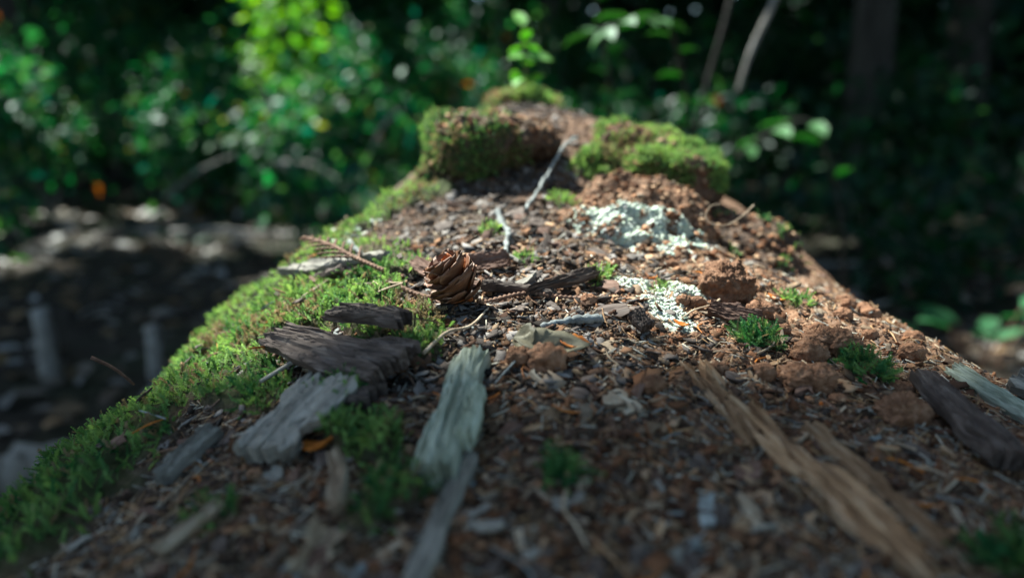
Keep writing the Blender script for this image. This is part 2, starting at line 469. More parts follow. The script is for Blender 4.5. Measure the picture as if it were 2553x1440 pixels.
# humps of rotten wood standing at the log's broken end
def blob(center, half, seed, amp, ex=.75, flat=None, nu=150, nv=80, big=0.0):
    th = np.linspace(0, 2 * math.pi, nu, endpoint=False); ph = np.linspace(-math.pi / 2, math.pi / 2, nv)
    T, Pq = np.meshgrid(th, ph)
    sg = lambda v, e: np.sign(v) * np.abs(v) ** e
    X = sg(np.cos(Pq), ex) * sg(np.cos(T), ex); Y = sg(np.cos(Pq), ex) * sg(np.sin(T), ex); Z = sg(np.sin(Pq), ex)
    d = np.stack([X, Y, Z], -1)
    p = d * np.array(half)
    if flat: p = flat(d, p)
    p = p + np.array(center)
    nrm = d / np.array(half); nrm /= np.linalg.norm(nrm, axis=-1)[..., None] + 1e-9
    f = amp * fbm3(p[..., 0] * 38, p[..., 1] * 38, p[..., 2] * 38, 3, seed) + amp * .45 * fbm3(p[..., 0] * 150, p[..., 1] * 150, p[..., 2] * 150, 2, seed + 9) \
        + amp * .3 * np.clip(.6 - worley(p[..., 0] * 210 + p[..., 1] * 60, p[..., 2] * 210 + p[..., 1] * 120, seed), 0, 1)
    if big: f = f + big * fbm3(p[..., 0] * 17, p[..., 1] * 17, p[..., 2] * 17, 2, seed + 31) + big * .5 * (.5 - np.abs(fbm3(p[..., 0] * 55, p[..., 1] * 55, p[..., 2] * 55, 2, seed + 33)) * 2.2)
    p = p + nrm * f[..., None]
    r, c = p.shape[:2]; idx = np.arange(r * c).reshape(r, c); nx = np.roll(idx, -1, axis=1)
    F = np.stack([idx[:-1], nx[:-1], nx[1:], idx[1:]], -1).reshape(-1, 4)
    return p.reshape(-1, 3), F, nrm.reshape(-1, 3)

def shapeL(d, p):            # undercut front, top sloping up to the back
    q = p.copy()
    q[..., 1] += .020 * np.clip(-d[..., 2], 0, 1) * np.clip(-d[..., 1], 0, 1)
    q[..., 2] += .006 * d[..., 1] * np.clip(d[..., 2], 0, 1)
    return q
def shapeR(d, p):            # front leaning back
    q = p.copy()
    q[..., 1] += .022 * d[..., 2] * np.clip(-d[..., 1] + .3, 0, 1)
    q[..., 2] -= .010 * np.clip(d[..., 0], 0, 1) * np.clip(d[..., 2], 0, 1)
    return q
def shapeE(d, p):            # overhanging lip, top rising to the back
    q = p.copy()
    q[..., 1] += .034 * np.clip(-d[..., 2] + .05, 0, 1) * np.clip(-d[..., 1], 0, 1)
    q[..., 2] += .026 * (d[..., 1] + .3) * np.clip(d[..., 2], 0, 1)
    return q
HUMPS = []
def hump(name, center, half, seed, amp, rot, mossf, shape=None, ex=.75, nu=110, nv=60, big=.008, crust=None):
    V, F, n = blob(center, half, seed, amp, ex, shape, nu, nv, big)
    ms = mossf(V, n)
    me = mesh_data(name, V, F, smooth=True, mat=M['log'], attrs={'moss': ms * .8, 'rot': np.full(len(V), rot), 'crust': crust(V, n) if crust else np.zeros(len(V))})
    part(name, me, log)
    HUMPS.append((V, F, n, ms))
    return V, F, n, ms if crust is None else np.maximum(ms, crust(V, n))
nzz = lambda V, k, s: fbm3(V[:, 0] * k, V[:, 1] * k, V[:, 2] * k, 3, s)
mossL = lambda V, n: sstep(-.05, .3, 1.2 * nzz(V, 60, 3) + .45 * (-n[:, 0]) + .34 - 1.1 * np.clip(n[:, 2] - .55, 0, 1) - .9 * np.clip(V[:, 0] - .002, 0, 1) / .03) * (V[:, 1] < .62)
mossR = lambda V, n: sstep(-.2, .15, 1.2 * nzz(V, 55, 5) + .16 + .2 * (-n[:, 1]) - .8 * np.clip(.436 - V[:, 2], 0, 1) / .01) * (V[:, 1] < .62)
left_humps = [hump('wood_hump', c, h, 101 + 7 * i, .006, .0, mossL, None, .8) for i, (c, h) in enumerate([  # wood coloured darker here to stand in for the front's shade
    ((-.012, .612, 0.443), (.045, .034, .036)), ((-.046, .580, 0.441), (.018, .022, .026)), ((-.024, .562, 0.461), (.027, .022, .015)), ((.006, .566, 0.465), (.027, .024, .012)),
    ((-.030, .595, 0.469), (.030, .028, .012)), ((-.052, .572, 0.429), (.013, .017, .016))])]
right_humps = [hump('wood_hump', c, h, 231 + 7 * i, .006, .35, mossR, None, .85) for i, (c, h) in enumerate([
    ((.096, .612, 0.437), (.044, .036, .032)), ((.066, .580, 0.445), (.020, .020, .018)), ((.093, .566, 0.442), (.020, .020, .017)), ((.122, .566, 0.433), (.021, .021, .020)),
    ((.084, .596, 0.463), (.022, .022, .012)), ((.114, .592, 0.455), (.024, .022, .012)), ((.138, .580, 0.437), (.014, .020, .020)), ((.060, .560, 0.429), (.014, .016, .012))])]
ledge = hump('wood_ledge', (.080, .482, .404), (.046, .048, .023), 151, .007, .75, lambda V, n: np.zeros(len(V)), shapeE, .8, 220, 130, .010,
     lambda V, n: sstep(-.16, .06, fbm3(V[:, 0] * 120, V[:, 1] * 120, V[:, 2] * 120, 2, 4)) * (V[:, 1] < .466) * (n[:, 2] > .1) * (V[:, 0] < .118) * (V[:, 0] > .045))
flank = hump('wood_ledge', (.152, .540, .380), (.034, .060, .034), 171, .008, .10, lambda V, n: sstep(.2, .5, nzz(V, 60, 15) + .1), None, .85)  # darker wood colour stands in for the shadow on this slope

# ------------------------------------------------------------------ moss
def shoot_template(kind, seed):
    r = np.random.default_rng(seed); V = []; F = []
    bend = r.uniform(.15, .5)
    def stem(t): return np.array([bend * t * t, 0, t - .2 * bend * t * t])
    levels = 9
    V += [stem(0) + [0, -.02, 0], stem(0) + [0, .02, 0], stem(.95)]; F.append([0, 1, 2])
    for i in range(levels):
        t = .12 + .88 * i / (levels - 1)
        L = (.24 if kind else .30) * (1.15 - .6 * t); w = .06 if kind == 0 else .075
        p = stem(t)
        if kind == 0:      # feathery frond, side branchlets in one plane
            for s in (-1, 1):
                d = np.array([.35, s * .85, .45]) + r.normal(0, .12, 3); d /= np.linalg.norm(d)
                b = len(V); V += [p + [0, 0, -w], p + [0, 0, w], p + d * L]; F.append([b, b + 1, b + 2])
        else:              # bushy shoot, leaflets all round
            for s in range(2):
                a = i * 2.4 + s * 2.6 + r.uniform(-.3, .3)
                d = np.array([math.cos(a), math.sin(a), .75]); d /= np.linalg.norm(d)
                q = np.array([-math.sin(a), math.cos(a), 0]) * w
                b = len(V); V += [p - q, p + q, p + d * L]; F.append([b, b + 1, b + 2])
    return np.array(V), np.array(F)
SHOOTS = [shoot_template(k % 2, 300 + k) for k in range(6)]

def moss_mesh(name, pos, nrm, size, hue, seed):
    """pos (n,3), nrm (n,3), size (n,), hue 0..1 (deep green for shade .. yellow green for sun)"""
    n = len(pos)
    z = jitter_dirs(nrm, .62); z[:, 2] += .05
    R = frames(z, rng.uniform(0, 6.28, n))
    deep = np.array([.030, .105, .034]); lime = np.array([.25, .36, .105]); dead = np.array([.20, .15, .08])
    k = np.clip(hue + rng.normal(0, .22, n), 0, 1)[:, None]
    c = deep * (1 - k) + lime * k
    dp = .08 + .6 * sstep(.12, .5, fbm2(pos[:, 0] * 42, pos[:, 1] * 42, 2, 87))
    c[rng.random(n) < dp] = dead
    c *= rng.uniform(.8, 1.2, (n, 1))
    which = rng.integers(0, 6, n); lst = []
    for t in range(6):
        q = which == t
        if q.any(): lst.append(bake(SHOOTS[t][0], SHOOTS[t][1], pos[q], R[q], size[q], c[q]))
    V, F, C = join_arr(lst)
    return mesh_data(name, V, F, col=C, mat=M['moss'])

def sample_log(n, maskarr, cond):
    P = LP[:-1, :-1]; a = np.linalg.norm(np.cross(LP[1:, :-1] - P, LP[:-1, 1:] - P), axis=2)
    w = (a * maskarr[:-1, :-1] * cond[:-1, :-1]).ravel(); w = w / w.sum()
    i = rng.choice(len(w), n, p=w); r, c = np.divmod(i, P.shape[1])
    f = rng.random((n, 2))
    p = LP[r, c] + (LP[r + 1, c] - LP[r, c]) * f[:, :1] + (LP[r, c + 1] - LP[r, c]) * f[:, 1:]
    return p, LN[r, c]

LX, LY = LP[:, :, 0], LP[:, :, 1]
def moss_bed(name, n, cond, smin, smax, hue, label):
    p, q = sample_log(n, LM, cond.astype(float))
    h = hue + .45 * fbm2(p[:, 0] * 55, p[:, 1] * 55, 3, 81)
    k = rng.random(n) < .25 + 1.2 * np.clip(.85 - worley(p[:, 0] * 62, p[:, 1] * 62, 63), 0, 1)
    p = p[k]; q = q[k]; h = h[k]; n = len(p)
    me = moss_mesh(name, p - q * .001, q, rng.uniform(smin, smax, n), h, 1)
    return tag(new_obj(name, me), label, 'moss', kind='stuff')
top = (LY > .78)
moss_bed('moss_bed', 16000, (LX < -.05) & (LY > .425) & ~top, .0035, .0065, .72, 'sunlit yellow-green moss along the log edge beside the left hump')  # beds coloured by light: hue raised in sun, lowered in shade
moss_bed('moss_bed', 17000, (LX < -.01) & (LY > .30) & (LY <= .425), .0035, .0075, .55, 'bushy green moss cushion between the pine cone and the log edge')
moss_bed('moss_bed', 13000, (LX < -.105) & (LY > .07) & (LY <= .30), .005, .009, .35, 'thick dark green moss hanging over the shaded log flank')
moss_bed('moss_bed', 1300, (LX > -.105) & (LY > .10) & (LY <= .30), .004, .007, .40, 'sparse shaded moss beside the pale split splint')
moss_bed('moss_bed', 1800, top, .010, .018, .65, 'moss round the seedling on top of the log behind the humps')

def union(hps):
    V = []; F = []; n = []; m = []; o = 0
    for v, f, nn, mm in hps:
        V.append(v); F.append(f + o); n.append(nn); m.append(mm); o += len(v)
    return np.vstack(V), np.vstack(F), np.vstack(n), np.concatenate(m)
def hump_moss(hp, n, smin, smax, hue, label, hang):
    V, F, nr, ms = hp
    a = V[F[:, 0]]; b = V[F[:, 1]]; c = V[F[:, 3]]
    ar = np.linalg.norm(np.cross(b - a, c - a), axis=1); w = ar * ms[F[:, 0]]; w /= w.sum()
    i = rng.choice(len(F), n, p=w); f = rng.random((n, 2))
    p = a[i] + (b[i] - a[i]) * f[:, :1] + (c[i] - a[i]) * f[:, 1:]
    q = nr[F[i, 0]].copy()
    k = p[:, 2] > H(p[:, 0], p[:, 1]) - .002
    p = p[k]; q = q[k]
    q[:, 2] -= hang * (np.clip(1 - np.abs(q[:, 2]), 0, 1))
    me = moss_mesh('moss_coat', p - q * .001, q, rng.uniform(smin, smax, len(p)), hue + .45 * nzz(p, 70, 91), 2)
    return tag(new_obj('moss_coat', me), label, 'moss', kind='stuff')
hump_moss(union(left_humps), 11000, .0028, .0062, .36, 'moss coat on the left hump coloured dark for its shaded front', .5)  # deep hue puts the front's shade into the moss colour
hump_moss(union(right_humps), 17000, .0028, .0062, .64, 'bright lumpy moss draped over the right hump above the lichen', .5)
hump_moss(flank, 500, .005, .008, .35, 'dim moss on the shaded slope right of the humps', .2)

def tuft(x, y, r, n, hue, smin, smax, label):
    a = rng.uniform(0, 6.28, n); d = r * np.sqrt(rng.random(n)) * rng.uniform(.6, 1.1, n)
    px = x + d * np.cos(a); py = y + d * np.sin(a)
    dome = np.clip(1 - (d / r) ** 2, 0, 1) * r * .55
    pos = np.stack([px, py, H(px, py) + dome - .001], 1)
    nr = np.stack([(px - x) / r, (py - y) / r, np.full(n, .8)], 1); nr /= np.linalg.norm(nr, axis=1)[:, None]
    cx, cy, cz = x, y, float(H(x, y))
    o = new_obj('moss_tuft', moss_mesh('moss_tuft', pos - np.array([cx, cy, cz]), nr, rng.uniform(smin, smax, n), np.full(n, hue), 3))
    o.location = (cx, cy, cz)
    return tag(o, label, 'moss', 'small moss tufts on the crumbled wood')
tuft(.1031, .3256, .00961, 150, .15, .00506, .00809, 'deep green moss tuft against the grey bark flake by the clod')
tuft(.140, .388, .007, 60, .45, .004, .006, 'small flat moss tuft on the slope right of the clod')
tuft(.1426, .3105, .01049, 110, .25, .00524, .00839, 'round dim moss tuft near the right-hand log edge')
tuft(-.012, .443, .006, 80, .75, .004, .006, 'tiny bright moss button beside the short lichened twig')
tuft(.043, .385, .006, 50, .75, .005, .008, 'thin yellow-green moss sprig below the lichen ledge')
tuft(.006, .405, .007, 40, .65, .003, .005, 'faint moss speck at the foot of the short lichened twig')
tuft(.072, .375, .005, 30, .65, .003, .005, 'low bright moss fleck in front of the lichen crust')
tuft(.0154, .2177, .0055, 40, .2, .0064, .01025, 'shaded moss tuft right of the splint in the dark litter')
tuft(.136, .1913, .0125, 90, .15, .00808, .01212, 'wide dim moss mat beside the tan wood strip')
tuft(.045, .56, .008, 70, .6, .004, .006, 'moss fringe at the upper end of the long lichened twig')
tuft(.030, .50, .010, 90, .7, .004, .006, 'moss patch between the long lichened twig and right hump')

# ------------------------------------------------------------------ wood pieces
def slab(L, W, T, nx, ny, seed, jag=.1, grain=.0, taper=0.0, curl=0.0, bow=0.0, ragged=.1, terrace=0.0):
    """irregular split piece along local x, closed"""
    r = np.random.default_rng(seed)
    v = np.linspace(-1, 1, ny)
    e0 = -L / 2 + np.abs(r.normal(0, jag * L, ny)); e1 = L / 2 - np.abs(r.normal(0, jag * L, ny))
    s = np.linspace(0, 1, nx)
    X = e0[None, :] + (e1 - e0)[None, :] * s[:, None]
    ph = r.uniform(0, 100)
    prof = (1 - taper * s) * (1 + ragged * vn2(s * 4 + ph, np.zeros(nx), seed)) * (W / 2)
    prof2 = (1 - taper * s) * (1 + ragged * vn2(s * 4 + ph + 50, np.zeros(nx), seed)) * (W / 2)
    Yv = np.where(v[None, :] < 0, v[None, :] * prof[:, None], v[None, :] * prof2[:, None])
    vv = v[None, :] + .12 * vn2(s[:, None] * 5, 0 * v[None, :], seed + 8)
    g = grain * (.8 * vn2(s[:, None] * 3 + ph, vv * 4, seed + 2) + .8 * (.4 - np.abs(vn2(s[:, None] * 4 + ph, vv * 8, seed + 3))) + (.1 if terrace else .5) * vn2(s[:, None] * 14 + ph, vv * 9, seed + 4))
    if terrace: g = np.floor(g / terrace) * terrace + .25 * (g - np.floor(g / terrace) * terrace)
    edge = 1 - .45 * np.abs(v[None, :]) ** 4
    zc = curl * v[None, :] ** 2 * W + bow * ((s[:, None] - .5) * 2) ** 2 * L + 0 * X
    top = np.stack([X, Yv, zc + T / 2 * edge + g], -1).reshape(-1, 3)
    bot = np.stack([X, Yv * .92, zc - T / 2 * edge + .4 * g], -1).reshape(-1, 3)
    n = nx * ny; I = np.arange(n).reshape(nx, ny); F = []
    for i in range(nx - 1):
        for j in range(ny - 1):
            F.append([I[i, j], I[i + 1, j], I[i + 1, j + 1], I[i, j + 1]])
            F.append([I[i, j] + n, I[i, j + 1] + n, I[i + 1, j + 1] + n, I[i + 1, j] + n])
    for i in range(nx - 1):
        F.append([I[i, 0], I[i, 0] + n, I[i + 1, 0] + n, I[i + 1, 0]])
        F.append([I[i, -1], I[i + 1, -1], I[i + 1, -1] + n, I[i, -1] + n])
    for j in range(ny - 1):
        F.append([I[0, j], I[0, j + 1], I[0, j + 1] + n, I[0, j] + n])
        F.append([I[-1, j], I[-1, j] + n, I[-1, j + 1] + n, I[-1, j + 1]])
    return np.vstack([top, bot]), F

def pose(o, x, y, yaw, lift=0.0, roll=0.0, pitch=0.0, smoothn=.02):
    n = Vector(normal_at(np.float64(x), np.float64(y), smoothn))
    f = Vector((math.cos(yaw), math.sin(yaw), 0)); f = (f - n * f.dot(n)).normalized(); l = n.cross(f)
    R = Matrix((f, l, n)).transposed().to_4x4()
    R = R @ Matrix.Rotation(pitch, 4, 'Y') @ Matrix.Rotation(roll, 4, 'X')
    o.matrix_world = Matrix.Translation((x, y, float(H(x, y)) + lift)) @ R
    return o

def pose_between(o, a, b, la=0.0, lb=0.0, roll=0.0):
    """lay local x from a=(x,y) to b with end lifts"""
    A = Vector((a[0], a[1], float(H(*a)) + la)); B = Vector((b[0], b[1], float(H(*b)) + lb))
    f = (B - A).normalized(); n = Vector((0, 0, 1)); n = (n - f * n.dot(f)).normalized(); l = n.cross(f)
    R = Matrix((f, l, n)).transposed().to_4x4() @ Matrix.Rotation(roll, 4, 'X')
    o.matrix_world = Matrix.Translation((A + B) / 2) @ R
    return (B - A).length

def wood_piece(name, a, b, W, T, mat, seed, label, cat, la=.004, lb=.004, roll=0, nx=44, ny=22, group=None, **kw):
    A = Vector((a[0], a[1], float(H(*a)) + la)); B = Vector((b[0], b[1], float(H(*b)) + lb))
    V, F = slab((B - A).length * 1.12, W, T, nx, ny, seed, **kw)
    o = new_obj(name, mesh_data(name, V, F, smooth=False, mat=M[mat]))
    pose_between(o, a, b, la, lb, roll)
    return tag(o, label, cat, group)

# bark slab with its raised splinter
A_, B_ = (-.0983, .3244), (-.0433, .2738)
bs = empty('bark_slab', (-.075, .297, float(H(-.075, .297))), 'large dark brown bark slab lying across the green moss cushion', 'bark')
def slab_part(name, a, b, W, T, mat, seed, la, lb, roll, parent, **kw):
    A = Vector((a[0], a[1], float(H(*a)) + la)); B = Vector((b[0], b[1], float(H(*b)) + lb))
    V, F = slab((B - A).length * 1.1, W, T, kw.pop('nx', 30), kw.pop('ny', 14), seed, **kw)
    o = new_obj(name, mesh_data(name, V, F, mat=M[mat]))
    pose_between(o, a, b, la, lb, roll)
    mw = o.matrix_world.copy(); o.parent = parent; o.matrix_parent_inverse = Matrix.Translation(-parent.location); o.matrix_basis = mw
    return o
slab_part('bark_plate', A_, B_, .01771, .00644, 'bark', 501, .01288, .01074, .35, bs, jag=.05, grain=.0016, taper=-.35, ragged=.3, terrace=.0007, nx=64, ny=30)
slab_part('bark_splinter', (-.0732, .3233), (-.0403, .2942), .01158, .00527, 'bark', 503, .0158, .01264, .15, bs, jag=.10, grain=.0016, ragged=.4, terrace=.0009, nx=44, ny=20)
slab_part('bark_splinter', (-.0741, .2808), (-.0466, .2635), .01374, .00572, 'bark', 505, .00572, .00458, .2, bs, jag=.12, grain=.0012, ragged=.3)

wood_piece('weathered_board', (-0.0664, 0.2761), (-0.0824, 0.2420), 0.02543, 0.00635, 'plate', 511, 'weathered grey wood plate with moss flecks below the bark slab', 'wood', .002, .004, .15, jag=.08, grain=.0013, ragged=.35, terrace=.0006)
wood_piece('weathered_board', (-0.1052, 0.2668), (-0.1151, 0.2467), 0.00799, 0.00621, 'grey', 513, 'narrow grey wood sliver along the edge of the weathered plate', 'wood', .003, .002, .3, jag=.1, grain=.0015, ragged=.3)
sp = empty('split_splint', (-.018, .21, float(H(-.018, .21))), 'pale greenish split splint of wood with a dark broken notch', 'splint')
slab_part('splint_head', (-.0155, .2876), (-.0225, .2168), .01433, .01075, 'pale', 521, .00358, .00478, .25, sp, jag=.04, grain=.0016, taper=0, ragged=.25, nx=44, ny=20)
slab_part('splint_side', (-.0118, .2575), (-.014, .2291), .00608, .0073, 'pale', 523, .0073, .00852, .2, sp, jag=.03, grain=.001, ragged=.2)
slab_part('splint_tail', (-.0132, .2266), (-.0244, .1727), .00597, .0053, 'grey', 525, .00265, .00265, .1, sp, jag=.04, grain=.001, ragged=.25)
wood_piece('bark_flake', (-.128, .455), (-.070, .410), .019, .005, 'grey', 531, 'flat grey bark flake under the dried cedar sprig', 'bark', .007, .006, .1, jag=.08, grain=.0018, ragged=.35, terrace=.0009)
wood_piece('bark_flake', (-.120, .440), (-.085, .405), .010, .004, 'bark', 533, 'dark bark sliver tucked under the flat grey bark flake', 'bark', .005, .004, -.3, jag=.1, grain=.001, ragged=.3)
wood_piece('bark_flake', (-.012, .362), (.018, .358), .014, .0045, 'bark', 535, 'layered brown bark flake lying right beside the pine cone', 'bark', .003, .003, -.15, jag=.06, grain=.001, ragged=.3)
wood_piece('bark_flake', (.0506, .3256), (.0554, .3193), .00713, .00509, 'bark', 537, 'stubby upright bark chip casting a shadow before the lichen', 'bark', .00713, .00611, .3, jag=.05, grain=.001, ragged=.2)
wood_piece('bark_flake', (.088, .345), (.108, .337), .011, .003, 'bark_red', 539, 'grey-brown bark flake leaning on the deep green moss tuft', 'bark', .005, .007, .4, jag=.1, grain=.001, ragged=.3)
wood_piece('bark_flake', (.008, .352), (.040, .380), .006, .004, 'bark', 541, 'slim dark bark strip pointing at the lichen ledge', 'bark', .003, .007, .5, jag=.12, grain=.001, ragged=.3)
wood_piece('bark_flake', (-.048, .395), (-.030, .372), .010, .003, 'bark_red', 543, 'flat reddish bark flake just behind the pine cone', 'bark', .004, .003, .3, jag=.1, grain=.0008, ragged=.3)
wood_piece('bark_flake', (-.024, .385), (-.002, .392), .010, .003, 'bark_red', 545, 'curved bark scale resting behind the pine cone tip', 'bark', .005, .005, .7, jag=.08, grain=.0008, ragged=.2, curl=.25)
wood_piece('bark_flake', (.1615, .2993), (.157, .2392), .01497, .00691, 'bark', 547, 'long dark bark strip on the right slope in shade', 'bark', .00691, .00691, -.2, jag=.06, grain=.0012, ragged=.25)
wood_piece('pale_stick', (.1858, .3216), (.1977, .2702), .00868, .00543, 'pale', 549, 'pale grey-green stick along the right log edge', 'stick', .00434, .00434, .2, jag=.06, grain=.001, ragged=.3)
wood_piece('pale_stick', (.2086, .3129), (.2496, .259), .01332, .00666, 'grey', 551, 'broad pale wood slat on the right log edge', 'stick', .00444, .00222, .4, jag=.06, grain=.001, ragged=.3)
wood_piece('tan_strip', (0.0695, 0.2955), (0.0785, 0.2392), 0.00800, 0.00578, 'tan', 553, 'upper tan rotten wood strip splitting out of the log', 'wood', .0003, .0008, .1, jag=.14, grain=.0022, ragged=.6, nx=36, ny=18)
wood_piece('tan_strip', (0.0775, 0.2605), (0.1037, 0.1842), 0.01150, 0.00761, 'tan', 555, 'broad tan rotten wood strip running towards the log foot', 'wood', .0006, .001, .1, jag=.12, grain=.0026, ragged=.5, nx=40, ny=20)
wood_piece('tan_strip', (0.0981, 0.2513), (0.1168, 0.1991), 0.00750, 0.00631, 'tan', 557, 'thin tan strip beside the broad rotten wood strip', 'wood', .0004, .0008, -.2, jag=.12, grain=.002, ragged=.6, nx=36, ny=16)
wood_piece('weathered_branch', (-0.1954, 0.2091), (-0.2199, 0.1435), 0.02159, 0.01661, 'grey', 559, 'smooth grey branch stub sticking out below the dark moss', 'branch', .01384, .00831, .1, jag=.02, grain=.001, ragged=.1)
wood_piece('pale_chip', (0.0552, 0.2111), (0.0535, 0.2012), 0.00412, 0.00183, 'ash', 561, 'bright white wood chip standing out in the shaded litter', 'wood chip', .002, .002, .3, nx=8, ny=5, jag=.08, ragged=.2)
wood_piece('pale_chip', (0.0668, 0.2133), (0.0668, 0.1978), 0.00541, 0.00196, 'chip', 563, 'long tan wood chip next to the bright white chip', 'wood chip', .002, .0015, -.3, nx=8, ny=5, jag=.08, ragged=.2)
wood_piece('pale_chip', (0.0479, 0.1976), (0.0485, 0.1918), 0.00435, 0.00174, 'ash', 565, 'rounded pale chip just in front of the bright white chip', 'wood chip', .0015, .0015, .1, nx=8, ny=5, jag=.08, ragged=.2)
wood_piece('curled_bark', (-0.0524, 0.2334), (-0.0456, 0.2019), 0.00538, 0.00269, 'chip', 567, 'twisted tan bark curl left of the splint tail', 'bark', .003, .002, .8, jag=.05, grain=.0008, ragged=.4, curl=.4, bow=.06)
wood_piece('curled_bark', (-0.0489, 0.1964), (-0.0538, 0.1838), 0.00850, 0.00283, 'chip', 569, 'wide tan bark curl at the foot of the twisted one', 'bark', .002, .002, -.5, jag=.06, grain=.0008, ragged=.4, curl=.4)
wood_piece('curled_bark', (-0.0847, 0.2131), (-0.0962, 0.2000), 0.00733, 0.00275, 'chip', 571, 'flat tan bark piece below the weathered plate', 'bark', .002, .002, .2, jag=.08, grain=.0008, ragged=.3)
wood_piece('wood_patch', (0.0336, 0.2664), (0.0414, 0.2568), 0.00966, 0.00220, 'chip', 573, 'rounded pale wood flake in the brown litter before the dead leaf', 'wood chip', .001, .001, .1, nx=10, ny=7, jag=.1, grain=.0005, ragged=.3)
wood_piece('wood_patch', (0.0387, 0.3112), (0.0462, 0.3010), 0.00715, 0.00199, 'chip', 575, 'tan wood flake between the dead leaf and upright bark chip', 'wood chip', .001, .001, .1, nx=10, ny=7, jag=.1, grain=.0005, ragged=.3)

MARKS = [('pine cone', -.025, .35), ('bark slab', -.0786, .3111), ('weathered grey plate', -.0841, .2628), ('splint head', -.0191, .2808), ('splint tail', -.0199, .1991), ('curled olive leaf', .0149, .3037), ('stubby upright bark chip', .0523, .3278),
         ('lichen ledge', .075, .43), ('large reddish clod', .103, .378), ('deep green moss tuft', .1046, .3278), ('upper tan strip', .0736, .2702), ('broad tan strip', .0889, .2222), ('long dark bark strip', .1597, .2738), ('short lichened twig', -.005, .43),
         ('long lichened twig', .022, .51), ('flat grey bark flake', -.1, .44), ('bright white chip', .0552, .2039), ('dim moss tuft', .1426, .3105), ('right log edge', .2, .33), ('twisted bark curl', -.0512, .2177), ('rounded pale wood flake', .0375, .2613)]
def near(x, y):
    return min(MARKS, key=lambda q: math.hypot(q[1] - x, q[2] - y) / max(q[2], .1))[0]
SHADE = {'bark': 'dark brown', 'bark_red': 'reddish brown', 'grey': 'grey', 'chip': 'tan', 'tan': 'brown', 'ash': 'whitish', 'brown_twig': 'brown', 'orange': 'orange'}

# clods of red rotten wood
def clod(x, y, r, seed, label, sq=.8):
    V, F, n = blob((0, 0, 0), (r, r * .85, r * sq), seed, r * .25, .9, None, 84 if r > .008 else 40, 52 if r > .008 else 26)
    f = 2.2 / r
    V = V * (1 + .30 * fbm3(V[:, 0] * f, V[:, 1] * f, V[:, 2] * f, 3, seed + 3) + .22 * np.abs(fbm3(V[:, 0] * f * 3.4, V[:, 1] * f * 3.4, V[:, 2] * f * 3.4, 2, seed + 5)) + .16 * fbm3(V[:, 0] * f * 7, V[:, 1] * f * 7, V[:, 2] * f * 7, 2, seed + 6))[:, None]
    o = new_obj('rotten_clod', mesh_data('rotten_clod', V, F, smooth=True, mat=M['clod'])); o.location = (x, y, float(H(x, y)) + r * sq * .45)
    return tag(o, label, 'clod', 'clods of crumbled rotten wood')
clod(.103, .378, .0120, 601, 'large reddish clod of rotten wood below the shaded flank', .9)
clod(.114, .360, .0055, 602, 'fist-like small clod touching the large reddish clod')
clod(.1339, .3272, .01108, 603, 'broad crumbly clod on the right slope above the dim moss tuft', .6)
clod(.1137, .2929, .01093, 604, 'flattened tan clod in the half-shade of the right slope', .6)
clod(.1222, .3158, .00621, 605, 'small round clod between the two right-slope moss tufts')
clod(.1396, .2723, .00801, 606, 'dark clod beside the long dark bark strip')
clod(.0133, .2862, .00666, 607, 'mossy brown clod just right of the splint head')
clod(.0022, .2889, .00551, 608, 'small brown clod touching the splint head')
for i in range(26):
    x = rng.uniform(.03, .19); y = rng.uniform(.24, .42)
    clod(x, y, rng.uniform(.0028, .0052), 620 + i, 'crumb-sized clod of red-brown rotten wood by the ' + near(x, y))

# ------------------------------------------------------------------ scattered litter: individuals

KEY = {m.name: k for k, m in M.items()}
def keepout(x, y):
    return moss_mask(x, y) > .25

def litter_points(n, yexp=1.0, ymin=.155, ymax=.58, xs=1.0):
    out = []
    while len(out) < n:
        y = math.exp(rng.uniform(math.log(ymin), math.log(ymax))); x = rng.uniform(-1, 1) * min(.235, y * .66 + .01) * xs
        if x < -.15 or keepout(np.float64(x), np.float64(y)): continue
        if y > .52 and not (0.0 < x < .06): continue
        out.append((x, y))
    return out

def make_variants(nv, L, W, T, nx, ny, mats, seed, **kw):
    res = []
    for i in range(nv):
        V, F = slab(L * rng.uniform(.8, 1.2), W * rng.uniform(.7, 1.3), T * rng.uniform(.7, 1.3), nx, ny, seed + i, **kw)
        res.append(mesh_data('piece', V, F, mat=M[mats[i % len(mats)]]))
    return res

bark_var = make_variants(14, .0085, .0050, .0014, 4, 4, ['bark', 'bark', 'bark_red', 'bark_red', 'grey'], 700, jag=.12, grain=.0004, ragged=.5)
for x, y in litter_points(290):
    if x > .05 and rng.random() < .5: x -= rng.uniform(.03, .12)
    o = new_obj('bark_chip', bark_var[rng.integers(len(bark_var))])
    s = (.4 + 1.0 * rng.random() ** 1.8) * (1.3 if x < .06 and y > .33 else .9)
    pose(o, x, y, rng.uniform(0, 6.28), .0012, rng.normal(0, .35), rng.normal(0, .3), .005); o.scale = (s, s, s)
    tag(o, '%s %s bark chip in the litter by the %s' % ('tiny' if s < .7 else 'small' if s < 1.1 else 'broad', SHADE[KEY[o.data.materials[0].name]], near(x, y)), 'bark chip', 'small bark chips scattered over the log')
chip_var = make_variants(12, .0095, .0020, .0009, 4, 3, ['chip', 'tan', 'chip', 'ash', 'grey'], 760, jag=.15, grain=.0002, ragged=.4)
for x, y in litter_points(290, ymax=.46):
    o = new_obj('wood_splinter', chip_var[rng.integers(len(chip_var))])
    s = rng.uniform(.4, 1.15)
    pose(o, x, y, rng.normal(1.7, .9), .0012, rng.normal(0, .4), rng.normal(0, .2), .005); o.scale = (s, s, s)
    tag(o, '%s %s wood splinter in the litter by the %s' % ('short' if s < .75 else 'long', SHADE[KEY[o.data.materials[0].name]], near(x, y)), 'splinter', 'pale wood splinters scattered over the log')
needle_var = []
